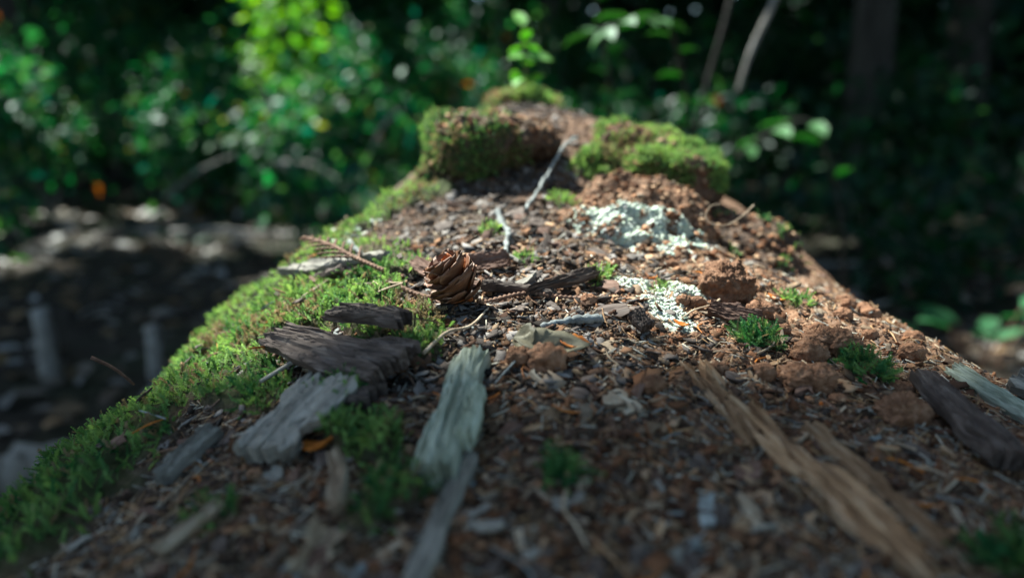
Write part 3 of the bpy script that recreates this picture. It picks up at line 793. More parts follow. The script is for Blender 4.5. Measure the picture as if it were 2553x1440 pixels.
for i in range(6):
    c = rng.normal(0, .0016, 2)
    P = spline([(-.007, 0, 0), (0, c[0], abs(c[1]) * .5), (.007, 0, 0)], 6)
    V, F = tube(P, [.00028, .0004, .0004, .0004, .0003, .00015], 4)
    needle_var.append(mesh_data('needle', V, F, mat=M[['brown_twig', 'tan', 'ash', 'orange', 'brown_twig', 'chip'][i]]))
for x, y in litter_points(130, ymax=.45):
    o = new_obj('fallen_needle', needle_var[rng.integers(6)])
    pose(o, x, y, rng.uniform(0, 6.28), .0016, 0, rng.normal(0, .12), .005)
    s = rng.uniform(.6, 1.3); o.scale = (s, s, s)
    tag(o, 'thin fallen %s conifer needle by the %s' % (SHADE[KEY[o.data.materials[0].name]], near(x, y)), 'needle', 'fallen needles scattered over the log')
for i in range(16):
    x, y = litter_points(1, ymax=.42)[0]
    L = rng.uniform(.02, .04)
    P = spline([(-L / 2, 0, 0), (-L / 6, rng.normal(0, .002), .0005), (L / 6, rng.normal(0, .002), .0005), (L / 2, rng.normal(0, .002), 0)], 10)
    V, F = tube(P, np.linspace(.0006, .0003, 10), 5)
    o = new_obj('fine_stem', mesh_data('fine_stem', V, F, smooth=True, mat=M[['ash', 'chip', 'brown_twig'][i % 3]]))
    pose(o, x, y, rng.uniform(0, 6.28), .0022, 0, 0, .012)
    tag(o, 'thin curved dry %s stem in the litter by the %s' % (SHADE[KEY[o.data.materials[0].name]], near(x, y)), 'stem', 'thin dry stems scattered over the log')

for i in range(46):
    while True:
        x = rng.uniform(-.16, -.03); y = rng.uniform(.26, .52)
        if moss_mask(np.float64(x), np.float64(y)) > .6: break
    if i % 3:
        o = new_obj('fallen_needle', needle_var[rng.integers(6)]); s = rng.uniform(.7, 1.4); nm = 'conifer needle'; grp = 'fallen needles scattered over the log'; ct = 'needle'
    else:
        o = new_obj('bark_chip', bark_var[rng.integers(len(bark_var))]); s = rng.uniform(.5, 1.1); nm = 'bark chip'; grp = 'small bark chips scattered over the log'; ct = 'bark chip'
    pose(o, x, y, rng.uniform(0, 6.28), .0045, rng.normal(0, .3), rng.normal(0, .3), .01); o.scale = (s, s, s)
    tag(o, '%s %s caught in the moss near the %s' % (SHADE[KEY[o.data.materials[0].name]], nm, near(x, y)), ct, grp)

# uncountable crumbs and fibres between them
def ico():
    t = (1 + 5 ** .5) / 2
    V = np.array([(-1, t, 0), (1, t, 0), (-1, -t, 0), (1, -t, 0), (0, -1, t), (0, 1, t), (0, -1, -t), (0, 1, -t), (t, 0, -1), (t, 0, 1), (-t, 0, -1), (-t, 0, 1)], float)
    V /= np.linalg.norm(V[0])
    F = np.array([(0, 11, 5), (0, 5, 1), (0, 1, 7), (0, 7, 10), (0, 10, 11), (1, 5, 9), (5, 11, 4), (11, 10, 2), (10, 7, 6), (7, 1, 8), (3, 9, 4), (3, 4, 2), (3, 2, 6), (3, 6, 8), (3, 8, 9), (4, 9, 5), (2, 4, 11), (6, 2, 10), (8, 6, 7), (9, 8, 1)])
    return V, F
IV, IF = ico()
PAL_RED = np.array([(.22, .10, .05), (.30, .155, .085), (.14, .06, .03), (.40, .25, .15), (.08, .04, .025)])
PAL_DARK = np.array([(.045, .028, .018), (.09, .055, .036), (.14, .088, .056), (.21, .14, .09), (.28, .205, .145), (.15, .075, .04)])
def crumbs(n, smin, smax, flat, label, name, seed):
    y = np.exp(rng.uniform(math.log(.15), math.log(.85), n)); x = rng.uniform(-1, 1, n) * np.minimum(.25, y * .66 + .01)
    k = (moss_mask(x, y) < .3) & (ground_crust(x, y) < rng.uniform(.2, 1.4, n)); k &= (x > -.165); k &= (y < .53) | ((x > -.06) & (x < .12)); x = x[k]; y = y[k]; n = len(x)
    s = smin + (smax - smin) * rng.random(n) ** 2.2
    z = np.stack([np.zeros(n), np.zeros(n), np.ones(n)], 1) + rng.normal(0, .5, (n, 3))
    R = frames(z, rng.uniform(0, 6.28, n))
    rot = np.clip(.48 + 4.5 * (x - .01) + .5 * fbm2(x * 40, y * 40, 2, 5), 0.05, .95)
    red = rng.random(n) < rot
    c = np.where(red[:, None], PAL_RED[rng.integers(0, 5, n)], PAL_DARK[rng.integers(0, 6, n)]) * rng.uniform(.8, 1.2, (n, 1))
    o_ = rng.random(n) < .008; c[o_] = (.5, .13, .025)
    lst = []; w = rng.integers(0, 5, n)
    for t in range(5):
        r = np.random.default_rng(seed + t); q = w == t
        tv = IV * r.uniform(.55, 1.25, (12, 1)) * np.array([1.0, r.uniform(.6, 1), flat])
        sc = s[q][:, None] * np.stack([rng.uniform(.8, 1.7, q.sum()), rng.uniform(.7, 1, q.sum()), np.ones(q.sum())], 1)
        lst.append(bake(tv, IF, np.stack([x[q], y[q], H(x[q], y[q]) + s[q] * .35 * flat], 1), R[q], sc, c[q]))
    V, F, C = join_arr(lst)
    return tag(new_obj(name, mesh_data(name, V, F, col=C, mat=M['crumb'])), label, 'litter', kind='stuff')
crumbs(30000, .0003, .0012, .7, 'fine brown crumbs of rotten wood covering the log top', 'wood_crumbs', 40)
def crumbs_on(hps, n):
    V, F, nr, ms = union(hps)
    a = V[F[:, 0]]; b = V[F[:, 1]]; c_ = V[F[:, 3]]
    w = np.linalg.norm(np.cross(b - a, c_ - a), axis=1) * (1 - ms[F[:, 0]]) * np.clip(nr[F[:, 0], 2] + .5, 0, 1); w /= w.sum()
    i = rng.choice(len(F), n, p=w); f = rng.random((n, 2)); p = a[i] + (b[i] - a[i]) * f[:, :1] + (c_[i] - a[i]) * f[:, 1:]
    s_ = .0006 + .0024 * rng.random(n) ** 2.2
    col = PAL_RED[rng.integers(0, 5, n)] * rng.uniform(.8, 1.3, (n, 1)); q = rng.random(n) < .3; col[q] = PAL_DARK[rng.integers(0, 6, q.sum())]
    r = np.random.default_rng(77); tv = IV * r.uniform(.55, 1.25, (12, 1)) * np.array([1.2, .8, .6])
    V2, F2, C2 = bake(tv, IF, p + nr[F[i, 0]] * .0004, frames(jitter_dirs(nr[F[i, 0]], .6), rng.uniform(0, 6.28, n)), s_, col)
    return tag(new_obj('wood_crumbs', mesh_data('wood_crumbs', V2, F2, col=C2, mat=M['crumb'])), 'crumbled rotten wood lying over the humps and ledge', 'litter', kind='stuff')
crumbs_on(left_humps + right_humps + [ledge, flank], 5500)
tvp = np.array([(-.5, -.05, 0), (-.5, .05, 0), (-.5, 0, .07), (.5, -.03, 0), (.5, .03, 0), (.5, 0, .05)]); tfp = np.array([(0, 1, 2), (3, 5, 4), (0, 3, 4), (0, 4, 1), (1, 4, 5), (1, 5, 2), (2, 5, 3), (2, 3, 0)])
def fibres(n):
    y = np.exp(rng.uniform(math.log(.15), math.log(.5), n)); x = rng.uniform(-1, 1, n) * np.minimum(.25, y * .66 + .01)
    k = moss_mask(x, y) < .3; k &= (x > -.16); x = x[k]; y = y[k]; n = len(x)
    z = normal_at(x, y, .004) + rng.normal(0, .22, (n, 3)); R = frames(z, rng.uniform(0, 6.28, n))
    pal = np.array([(.40, .30, .2), (.28, .17, .095), (.5, .44, .35), (.12, .08, .06), (.22, .2, .17), (.34, .2, .1)])
    c = pal[rng.integers(0, 6, n)] * rng.uniform(.75, 1.2, (n, 1))
    V, F, C = bake(tvp, tfp, np.stack([x, y, H(x, y) + .0006], 1), R, rng.uniform(.003, .008, n), c)
    return tag(new_obj('wood_fibres', mesh_data('wood_fibres', V, F, col=C, mat=M['crumb'])), 'fine wood fibres and broken needles over the log top', 'litter', kind='stuff')
fibres(11000)
def plates(n, name, label, y0, y1, xm, xs, pal, seed, top):
    y = np.exp(rng.uniform(math.log(y0), math.log(y1), n)); x = rng.normal(xm, xs, n) * np.minimum(1, y / .3)
    k = (moss_mask(x, y) < .3) & (ground_crust(x, y) < rng.uniform(.2, 1.2, n)); k &= (x > -.15) & (x < .20); k &= (y < .53) | ((x > -.06) & (x < .12)); x = x[k]; y = y[k]; n = len(x)
    R_ = frames(normal_at(x, y, .004) + rng.normal(0, .32, (n, 3)), rng.uniform(0, 6.28, n))
    c = .8 * pal[rng.integers(0, len(pal), n)] * rng.uniform(.6, 1.25, (n, 1)); lst = []; w = rng.integers(0, 8, n); sc = .13 + top * rng.random(n) ** 4.0
    for t in range(8):
        tv, tf = slab(.0068, .0024 + .0004 * t, .0008, 4, 3, seed + t, jag=.16, grain=.0003, ragged=.7); q = w == t
        lst.append(bake(tv, np.array(tf), np.column_stack([x, y, H(x, y) + .0008])[q], R_[q], sc[q], c[q]))
    V, F, C = join_arr(lst)
    return tag(new_obj(name, mesh_data(name, V, F, col=C, mat=M['crumb'])), label, 'litter', kind='stuff')
plates(13000, 'bark_fragments', 'countless grey-brown bark fragments layered behind the pine cone', .27, .85, -.02, .06, np.array([(.045, .034, .028), (.085, .065, .055), (.135, .105, .09), (.20, .165, .145), (.11, .062, .040), (.28, .24, .215)]), 1200, 1.25)
plates(10000, 'wood_flakes', 'countless brown wood flakes covering the log top', .15, .45, .04, .09, np.vstack([PAL_RED, PAL_RED, PAL_DARK]), 1240, 1.2)

# ------------------------------------------------------------------ lichen crusts
def lichen(name, V, nr, rad, label):
    n = len(V)
    R = frames(jitter_dirs(nr, .35), rng.uniform(0, 6.28, n))
    k = 7; a = np.arange(k) / k * 2 * math.pi
    lst = []; w = rng.integers(0, 4, n)
    for t in range(4):
        r = np.random.default_rng(880 + t)
        rr = r.uniform(.55, 1.15, k)
        top = np.stack([np.cos(a) * rr, np.sin(a) * rr, r.uniform(-.15, .22, k)], 1)
        low = np.stack([np.cos(a) * rr * .55, np.sin(a) * rr * .55, np.full(k, -.35)], 1)
        tv = np.vstack([top, low, [[0, 0, .02]]])
        tf = [(i, (i + 1) % k, 2 * k) for i in range(k)] + [(i, k + i, (i + 1) % k) for i in range(k)] + [((i + 1) % k, k + i, k + (i + 1) % k) for i in range(k)]
        q = w == t
        c = np.array([.48, .51, .42]) * rng.uniform(.75, 1.15, (q.sum(), 1)) + rng.normal(0, .02, (q.sum(), 3))
        if q.any(): lst.append(bake(tv, np.array(tf), V[q], R[q], rng.uniform(rad * .6, rad * 1.3, q.sum()), np.clip(c, 0.02, .85)))
    v, f, c = join_arr(lst)
    return tag(new_obj(name, mesh_data(name, v, f, col=c, mat=M['lichen'])), label, 'lichen', 'mint lichen crusts on the rotten wood')

def lichen_on(hp, cond, n, rad, label):
    V, F, nr, _ = hp
    nx = V[F].mean(axis=1); k = cond(nx, nr[F[:, 0]])
    idx = np.nonzero(k)[0]
    i = rng.choice(idx, n); f = rng.random((n, 2)); a, b, c = V[F[i, 0]], V[F[i, 1]], V[F[i, 3]]
    p = a + (b - a) * f[:, :1] + (c - a) * f[:, 1:]
    return lichen('lichen_crust', p + nr[F[i, 0]] * .0006, nr[F[i, 0]], rad, label)
lich_n = lambda p, s: fbm3(p[:, 0] * 120, p[:, 1] * 120, p[:, 2] * 120, 2, s)
lichen_on(ledge, lambda p, n: (p[:, 1] < .466) & (n[:, 2] > .15) & (p[:, 0] < .118) & (lich_n(p, 4) > -.25), 1300, .0012, 'large mint lichen crust along the lip of the rotten wood ledge')
lichen_on(ledge, lambda p, n: (p[:, 1] < .466) & (n[:, 2] < .2) & (n[:, 2] > -.5) & (p[:, 0] < .090) & (p[:, 0] > .05) & (lich_n(p, 8) > .05), 120, .0013, 'small lichen rosette under the overhanging ledge lip')
def lichen_ground(caps, n, rad, label, seed, th=-.1):
    P = []
    while len(P) < n:
        (x0, y0, x1, y1, r) = caps[rng.integers(len(caps))]; t = rng.random(); a = rng.uniform(0, 6.28); d = r * math.sqrt(rng.random())
        x = x0 + (x1 - x0) * t + d * math.cos(a); y = y0 + (y1 - y0) * t + d * math.sin(a)
        if fbm2(np.float64(x * 130), np.float64(y * 130), 2, seed) > th: P.append((x, y))
    P = np.array(P); z = H(P[:, 0], P[:, 1]) + .0006
    return lichen('lichen_crust', np.column_stack([P, z]), normal_at(P[:, 0], P[:, 1], .004), rad, label)
lichen_ground(CRUST, 900, .0012, 'flat whitish lichen crust spreading below the ledge', 3, -.25)
lichen_ground([(.070, .340, .075, .335, .006)], 70, .0013, 'thin lichen specks beside the stubby upright bark chip', 9, .0)
lichen_ground([(-.108, .475, -.085, .50, .006)], 90, .0014, 'pale lichen film on the sunlit moss edge near the left hump', 9, .0)

# ------------------------------------------------------------------ twigs
def twig(name, pts, r0, r1, mat, label, cat='twig', n=6, m=24, knob=0.0, beads=0, group=None):
    P = spline(pts, m); rad = np.linspace(r0, r1, m)
    if knob: rad = rad * (1 + knob * np.abs(rng.normal(0, 1, m)))
    if beads: rad = rad * (1 + .35 * np.sin(np.linspace(0, beads * math.pi * 2, m)))
    if knob: P = P + rng.normal(0, r0 * .35 * min(1, knob * 5), P.shape)
    c = P[0].copy()
    V, F = tube(P - c, rad, n)
    o = new_obj(name, mesh_data(name, V, F, smooth=True, mat=M[mat])); o.location = c
    return tag(o, label, cat, group)
def L3(x, y, lift=.0015): return (x, y, float(H(x, y)) + lift)
twig('lichened_twig', [L3(.008, .478, .003), (.020, .515, .440), (.034, .55, .460), L3(.046, .582, .010)], .0010, .0009, 'ash', 'long straight ash-grey lichened twig leaning between the two humps', m=40, knob=.22)
twig('lichened_twig', [L3(-.008, .470, .003), L3(-.006, .45, .004), L3(-.002, .430, .003), L3(-.004, .402, .002)], .0014, .0012, 'ash', 'short crooked ash-grey lichened twig behind the pine cone', m=30, knob=.3)
twig('lichened_twig', [L3(-.096, .470, .003), L3(-.090, .452, .003), L3(-.084, .44, .003)], .0012, .001, 'ash', 'stubby ash-grey twig at the moss edge above the cedar sprig', m=14, knob=.3)
twig('lichened_twig', [L3(.0123, .3199, .00205), L3(.0243, .3244, .00304), L3(.0382, .3278, .00302)], .0008, .0018, 'ash', 'white peeled twig left of the stubby upright bark chip', m=22, knob=.35)
twig('beaded_twig', [L3(-.064, .385, .003), L3(-.048, .370, .003), L3(-.036, .356, .0022), L3(-.024, .349, .002)], .0011, .0009, 'brown_twig', 'brown braided cedar twig leading into the pine cone from the moss', m=90, beads=20)
twig('beaded_twig', [L3(-.012, .346, .002), L3(.006, .352, .0025), L3(.022, .351, .003), L3(.042, .350, .0025)], .0011, .0008, 'brown_twig', 'brown braided cedar twig stretching right from the pine cone', m=110, beads=26)
twig('curled_tendril', [(.136, .452, .432), (.128, .447, .426), (.119, .445, .4215), (.111, .446, .4225), (.1085, .449, .4265), (.112, .452, .4315), (.117, .453, .4325)], .0005, .00035, 'chip', 'curled tan tendril hooking out above the shaded flank', 'tendril', m=40)
twig('fine_stem', [L3(-.0331, .2889, .00441), L3(-.0256, .3037, .00639), L3(-.0167, .3129, .00417), L3(-.010, .33, .003)], .0008, .0005, 'chip', 'thin dry stem rising from the splint head towards the cone', 'stem', m=20)
twig('fine_stem', [L3(-.073, .3129, .00417), L3(-.0831, .3037, .00853), L3(-.0962, .2929, .00437)], .0012, .0008, 'grey', 'bent grey stem poking from under the bark slab', 'stem', m=20)
twig('moss_stalk', [(-.165, .335, .366), (-.172, .333, .374), (-.180, .330, .380)], .0006, .0009, 'bark_red', 'tiny reddish spore stalk leaning off the mossy log edge', 'stalk', m=10)

# dried cedar sprig
spr = empty('cedar_sprig', L3(-.07, .39, .004), 'dried brown cedar sprig fanned over the flat grey bark flake', 'sprig')
def sprig_part(name, pts, r0, r1, beads, m):
    P = spline(pts, m); rad = np.linspace(r0, r1, m) * (1 + .4 * np.sin(np.linspace(0, beads * 2 * math.pi, m)))
    V, F = tube(P, rad, 6)
    return part(name, mesh_data(name, V, F, smooth=True, mat=M['brown_twig']), spr)
ax = np.array([L3(-.062, .384, .004), (-.080, .402, .411), (-.098, .426, .414), (-.118, .452, .414)])
sprig_part('sprig_axis', ax, .0011, .0007, 26, 90)
axs = spline(ax, 40)
for i in range(11, 39, 2):
    p = axs[i]; s = 1 if (i // 2) % 2 else -1
    L = .020 * (1.15 - i / 40)
    d = np.array([-.62 + .5 * s, .72 + .35 * s, .12 + .15 * s])
    sprig_part('branchlet', [p, p + d * L * .5, p + d * L + np.array([0, 0, -.001])], .0008, .0005, 5, 22)

# ------------------------------------------------------------------ the cone
def scale_mesh(L, W, seed):
    r = np.random.default_rng(seed); nt_, na = 8, 7
    V = []; 
    for i in range(nt_):
        t = i / (nt_ - 1)
        w = W * (.22 + .78 * math.sin(min(t / .62, 1) * math.pi / 2)) * (1 if t < .62 else math.sqrt(max(1 - ((t - .62) / .40) ** 2, .02)))
        for j in range(na):
            a = -1 + 2 * j / (na - 1)
            x = w * a; y = L * t - .10 * L * a * a * t
            z = .30 * w * a * a + .16 * L * t * t + r.normal(0, .00006)
            V.append((x, y, z))
    V = np.array(V); n = len(V); I = np.arange(n).reshape(nt_, na)
    T = .00030
    low = V.copy(); low[:, 2] -= T
    V2 = np.vstack([V, low]); F = []
    for i in range(nt_ - 1):
        for j in range(na - 1):
            F.append([I[i, j], I[i, j + 1], I[i + 1, j + 1], I[i + 1, j]]); F.append([I[i, j] + n, I[i + 1, j] + n, I[i + 1, j + 1] + n, I[i, j + 1] + n])
    ring = [I[0, j] for j in range(na)] + [I[i, -1] for i in range(1, nt_)] + [I[-1, j] for j in range(na - 2, -1, -1)] + [I[i, 0] for i in range(nt_ - 2, 0, -1)]
    for a, b in zip(ring, ring[1:] + ring[:1]): F.append([a, a + n, b + n, b])
    return V2, F
CA = Vector((-.60, -.16, .78)).normalized()
CL = .0195
cbase = Vector((-.0180, .343, float(H(-.0180, .343)) + .0030))
cone = empty('pine_cone', cbase, 'small open brown pine cone tilted on the bark litter beside the moss', 'pine cone')
u_ = CA.cross(Vector((0, 1, 0))).normalized(); v_ = CA.cross(u_)
cpts = [np.array(CA) * CL * t for t in np.linspace(-.02, .9, 8)]
Vc, Fc = tube(cpts, [.0012, .0020, .0024, .0024, .0022, .0018, .0012, .0006], 8)
new_obj('cone_core', mesh_data('cone_core', Vc, Fc, smooth=True, mat=M['cone_in']), cone)
svar = [scale_mesh(.0094, .0057, 900 + i) for i in range(4)]
NS = 25
sc_me = [mesh_data('scale', v, f, smooth=True, mat=M['cone']) for v, f in svar]
for me_ in sc_me:
    me_.materials.append(M['cone_in'])
wing_me = []
for k in range(2):
    v, f = scale_mesh(.0068, .0032, 940 + k); wing_me.append(mesh_data('seed_wing', v, f, smooth=True, mat=M['cone_in']))
for i in range(NS):
    t = (i + .5) / NS; a = i * 2.39996
    h = CL * (.02 + .86 * t)
    radial = u_ * math.cos(a) + v_ * math.sin(a)
    opening = math.radians(74 - 24 * t + rng.normal(0, 6))       # angle from the axis
    size = (.62 + .75 * math.sin(math.pi * min(1, .20 + .68 * t))) * 1.08
    Yd = (CA * math.cos(opening) + radial * math.sin(opening)).normalized()
    Zd = (CA * math.sin(opening) - radial * math.cos(opening)).normalized()
    Xd = Yd.cross(Zd)
    R = Matrix((Xd, Yd, Zd)).transposed().to_4x4()
    o = new_obj('scale', sc_me[i % 4], cone)
    o.matrix_local = Matrix.Translation(CA * h + radial * .0010) @ R @ Matrix.Scale(size, 4)
    if i % 2 == 0:
        w = new_obj('seed_wing', wing_me[i % 2], o)
        w.matrix_local = Matrix.Translation((.0004, .0008, .0007)) @ Matrix.Rotation(.06, 4, 'X')

# ------------------------------------------------------------------ fallen leaves on the log
def leaf_grid(L, W, nx=9, ny=6, fold=.3, bow=.2, twist=0.0, T=.0003, seed=0):
    r = np.random.default_rng(seed); V = []
    for i in range(nx):
        t = i / (nx - 1); w = W / 2 * (math.sin(math.pi * min(t * .96 + .03, 1)) ** .75) * (1 + .1 * r.normal())
        for j in range(ny):
            a = -1 + 2 * j / (ny - 1)
            x = L * (t - .5); y = w * a; z = fold * abs(y) + bow * L * (t - .5) ** 2 * 4 + r.normal(0, L * .022)
            ca, sa = math.cos(twist * (t - .5)), math.sin(twist * (t - .5))
            V.append((x, y * ca - z * sa, y * sa + z * ca))
    V = np.array(V); n = len(V); I = np.arange(n).reshape(nx, ny); F = []
    V2 = np.vstack([V, V - [0, 0, T]])
    for i in range(nx - 1):
        for j in range(ny - 1):
            F.append([I[i, j], I[i + 1, j], I[i + 1, j + 1], I[i, j + 1]]); F.append([I[i, j] + n, I[i, j + 1] + n, I[i + 1, j + 1] + n, I[i + 1, j] + n])
    ring = [I[0, j] for j in range(ny)] + [I[i, -1] for i in range(1, nx)] + [I[-1, j] for j in range(ny - 2, -1, -1)] + [I[i, 0] for i in range(nx - 2, 0, -1)]
    for a, b in zip(ring, ring[1:] + ring[:1]): F.append([a, b, b + n, a + n])
    return V2, F
def dead_leaf(a, b, W, mat, label, seed, la=.003, lb=.003, roll=0, **kw):
    A = Vector((a[0], a[1], float(H(*a)) + la)); B = Vector((b[0], b[1], float(H(*b)) + lb))
    V, F = leaf_grid((B - A).length, W, seed=seed, **kw)
    o = new_obj('dead_leaf', mesh_data('dead_leaf', V, F, smooth=True, mat=M[mat])); pose_between(o, a, b, la, lb, roll)
    return tag(o, label, 'leaf')
dead_leaf((.0011, .298), (.0295, .2929), .01304, 'olive_leaf', 'curled olive dead leaf cupped in the litter before the cone', 21, .003, .004, .5, fold=.5, bow=.12)
dead_leaf((.0032, .3056), (.0076, .2948), .01182, 'olive_leaf', 'upright grey-green leaf tip behind the curled dead leaf', 22, .006, .004, .9, fold=.2, bow=.05)
dead_leaf((.0184, .2968), (.0293, .2961), .00759, 'orange', 'small glowing orange dead leaf beside the curled olive leaf', 23, .005, .004, .5, fold=.4, bow=.1)
dead_leaf((.125, .385), (.133, .383), .004, 'orange', 'small orange flake of leaf right of the large reddish clod', 24, .002, .002, .1, nx=6, ny=5)
dead_leaf((.068, .330), (.0743, .3283), .00401, 'orange', 'bright orange leaf crumb near the stubby upright bark chip', 25, .003, .003, .1, nx=6, ny=5)
dead_leaf((-.0724, .2474), (-.0563, .2401), .00729, 'orange', 'orange-brown leaf scrap under the weathered plate', 27, .002, .002, .1, nx=6, ny=5)

# ------------------------------------------------------------------ ground
def build_floor():
    xs = np.concatenate([-np.geomspace(5, 150, 24)[::-1], np.linspace(-5, 5, 161)[1:-1], np.geomspace(5, 150, 24)])
    ys = np.concatenate([-np.geomspace(3, 150, 24)[::-1], np.linspace(-3, 9, 190)[1:-1], np.geomspace(9, 200, 30)])
    X, Y = np.meshgrid(xs, ys)
    Z = .05 * fbm2(X * .8, Y * .8, 3, 5) + .02 * fbm2(X * 5, Y * 5, 3, 6)
    Z = Z - .03 + .05 * sstep(4.5, 9, Y) * 0
    r, c = X.shape; idx = np.arange(r * c).reshape(r, c)
    F = np.stack([idx[:-1, :-1], idx[:-1, 1:], idx[1:, 1:], idx[1:, :-1]], -1).reshape(-1, 4)
    return mesh_data('ground', np.stack([X, Y, Z], -1).reshape(-1, 3), F, smooth=True, mat=M['floor'])
tag(new_obj('ground', build_floor()), 'dark forest floor of soil and needle litter', 'ground', kind='structure')
def GZ(x, y): return .05 * fbm2(np.float64(x) * .8, np.float64(y) * .8, 3, 5) + .02 * fbm2(np.float64(x) * 5, np.float64(y) * 5, 3, 6) - .03

# ------------------------------------------------------------------ foliage builders
LFV = np.array([(0, 0, 0), (.30, -.26, .06), (.36, 0, 0), (.30, .26, .06), (.72, -.2, .03), (.74, 0, -.04), (.72, .2, .03), (1, 0, -.12)], float)
LFF = np.array([(0, 1, 2), (0, 2, 3), (1, 4, 5), (1, 5, 2), (2, 5, 6), (2, 6, 3), (4, 7, 5), (5, 7, 6)])
GREENS = np.array([(.013, .066, .022), (.020, .092, .029), (.032, .120, .036), (.012, .066, .042), (.056, .14, .036)])
def leaves_mesh(name, pos, dirs, size, col, mat='leaf', up=.6):
    n = len(pos)
    x = dirs / (np.linalg.norm(dirs, axis=1)[:, None] + 1e-9)
    z = np.array([0, 0, 1.0]) + rng.normal(0, up, (n, 3)); z -= x * np.sum(z * x, 1)[:, None]; z /= np.linalg.norm(z, axis=1)[:, None] + 1e-9
    R = np.stack([x, np.cross(z, x), z], 2)
    V, F, C = bake(LFV, LFF, pos, R, size, col)
    return mesh_data(name, V, F, col=C, mat=M[mat])

def shrub(x, y, h, spread, stems, nleaf, size, label, shade_tint=(1, 1, 1), group='leafy shrubs in the undergrowth', name='leafy_shrub', odd=0.01):
    z0 = float(GZ(x, y)); root = empty(name, (x, y, z0), label, 'shrub', group)
    P = []; D = []
    for s in range(stems):
        a = rng.uniform(0, 6.28); lean = spread * rng.uniform(.35, 1)
        e = np.array([math.cos(a) * lean, math.sin(a) * lean, h * rng.uniform(.6, 1.0)])
        mid = e * .5 + np.array([0, 0, h * .16])
        c = spline([(0, 0, 0), mid, e + np.array([0, 0, -.05 * h])], 14)
        V, F = tube(c, np.linspace(.007, .002, 14) * (.6 + h * .5), 5)
        new_obj('stem', mesh_data('stem', V, F, smooth=True, mat=M['floor_twig']), root)
        k = nleaf // stems
        t = rng.uniform(.2, 1, k) ** .8 * 13
        i = np.minimum(t.astype(int), 12); f = (t - i)[:, None]
        p = c[i] * (1 - f) + c[i + 1] * f
        off = rng.normal(0, spread * .22, (k, 3)); off[:, 2] *= .8
        P.append(p + off); d = off * 2 + rng.normal(0, .1, (k, 3)); d[:, 2] -= .04; D.append(d)
    P = np.vstack(P); D = np.vstack(D); k = P[:, 2] > .01; P = P[k]; D = D[k]; n = len(P)
    c = GREENS[rng.integers(0, 5, n)] * np.array(shade_tint) * rng.uniform(.7, 1.3, (n, 1))
    od = rng.random(n) < odd; c[od] = np.array([(.30, .11, .02)]) * shade_tint[0] ** 2
    od = rng.random(n) < .03; c[od] = np.array([(.16, .18, .04)]) * shade_tint[0] ** 2
    new_obj('foliage', leaves_mesh('foliage', P, D, rng.uniform(.35, 1.5, n) * size, c), root)
    return root

# ------------------------------------------------------------------ trees overhead: trunk, limbs, crown with a gap where sun reaches the log
SL = np.array([SUN.x / SUN.z, SUN.y / SUN.z])
# openings in the leaf cover, as capsules (x0,y0,x1,y1,r) where their light lands at log height
OPEN = [(.0, .565, .05, .80, .25), (-1.36, 5.07, -.6, 4.24, .22), (.17, 1.07, .30, 1.2, .12)]
orng = np.random.default_rng(5)
for i in range(190):
    ox = orng.uniform(-5.5, .8); oy = orng.uniform(3.5, 13.0); r_ = orng.uniform(.03, .12) * (1 + oy * .05)
    OPEN.append((ox, oy, ox + orng.normal(0, .1), oy + orng.normal(0, .1), r_))
for i in range(30):
    ox = orng.uniform(.8, 3.5); oy = orng.uniform(3.2, 8.0); r_ = orng.uniform(.02, .06)
    OPEN.append((ox, oy, ox + orng.normal(0, .05), oy + orng.normal(0, .05), r_))
OPEN += [(-1.9, 2.8, -1.8, 2.85, .05), (-1.2, 3.1, -1.15, 3.1, .06), (-.85, 2.6, -.8, 2.6, .04), (-1.5, 3.45, -1.35, 3.5, .07), (-2.0, 3.4, -1.9, 3.4, .06), (-1.0, 3.5, -.9, 3.5, .05), (.93, 1.55, 1.05, 1.7, .12), (.12, 1.2, .3, 1.5, .10), (.45, 1.5, .6, 1.6, .06)]

def canopy_cull(p, size):
    q = p[:, :2] - SL[None, :] * (p[:, 2] - .4)[:, None]
    keep = np.ones(len(p), bool)
    for (x0, y0, x1, y1, r) in OPEN:
        dx, dy = x1 - x0, y1 - y0
        t = np.clip(((q[:, 0] - x0) * dx + (q[:, 1] - y0) * dy) / (dx * dx + dy * dy + 1e-12), 0, 1)
        keep &= np.hypot(q[:, 0] - x0 - t * dx, q[:, 1] - y0 - t * dy) > r + size * .85
    return keep

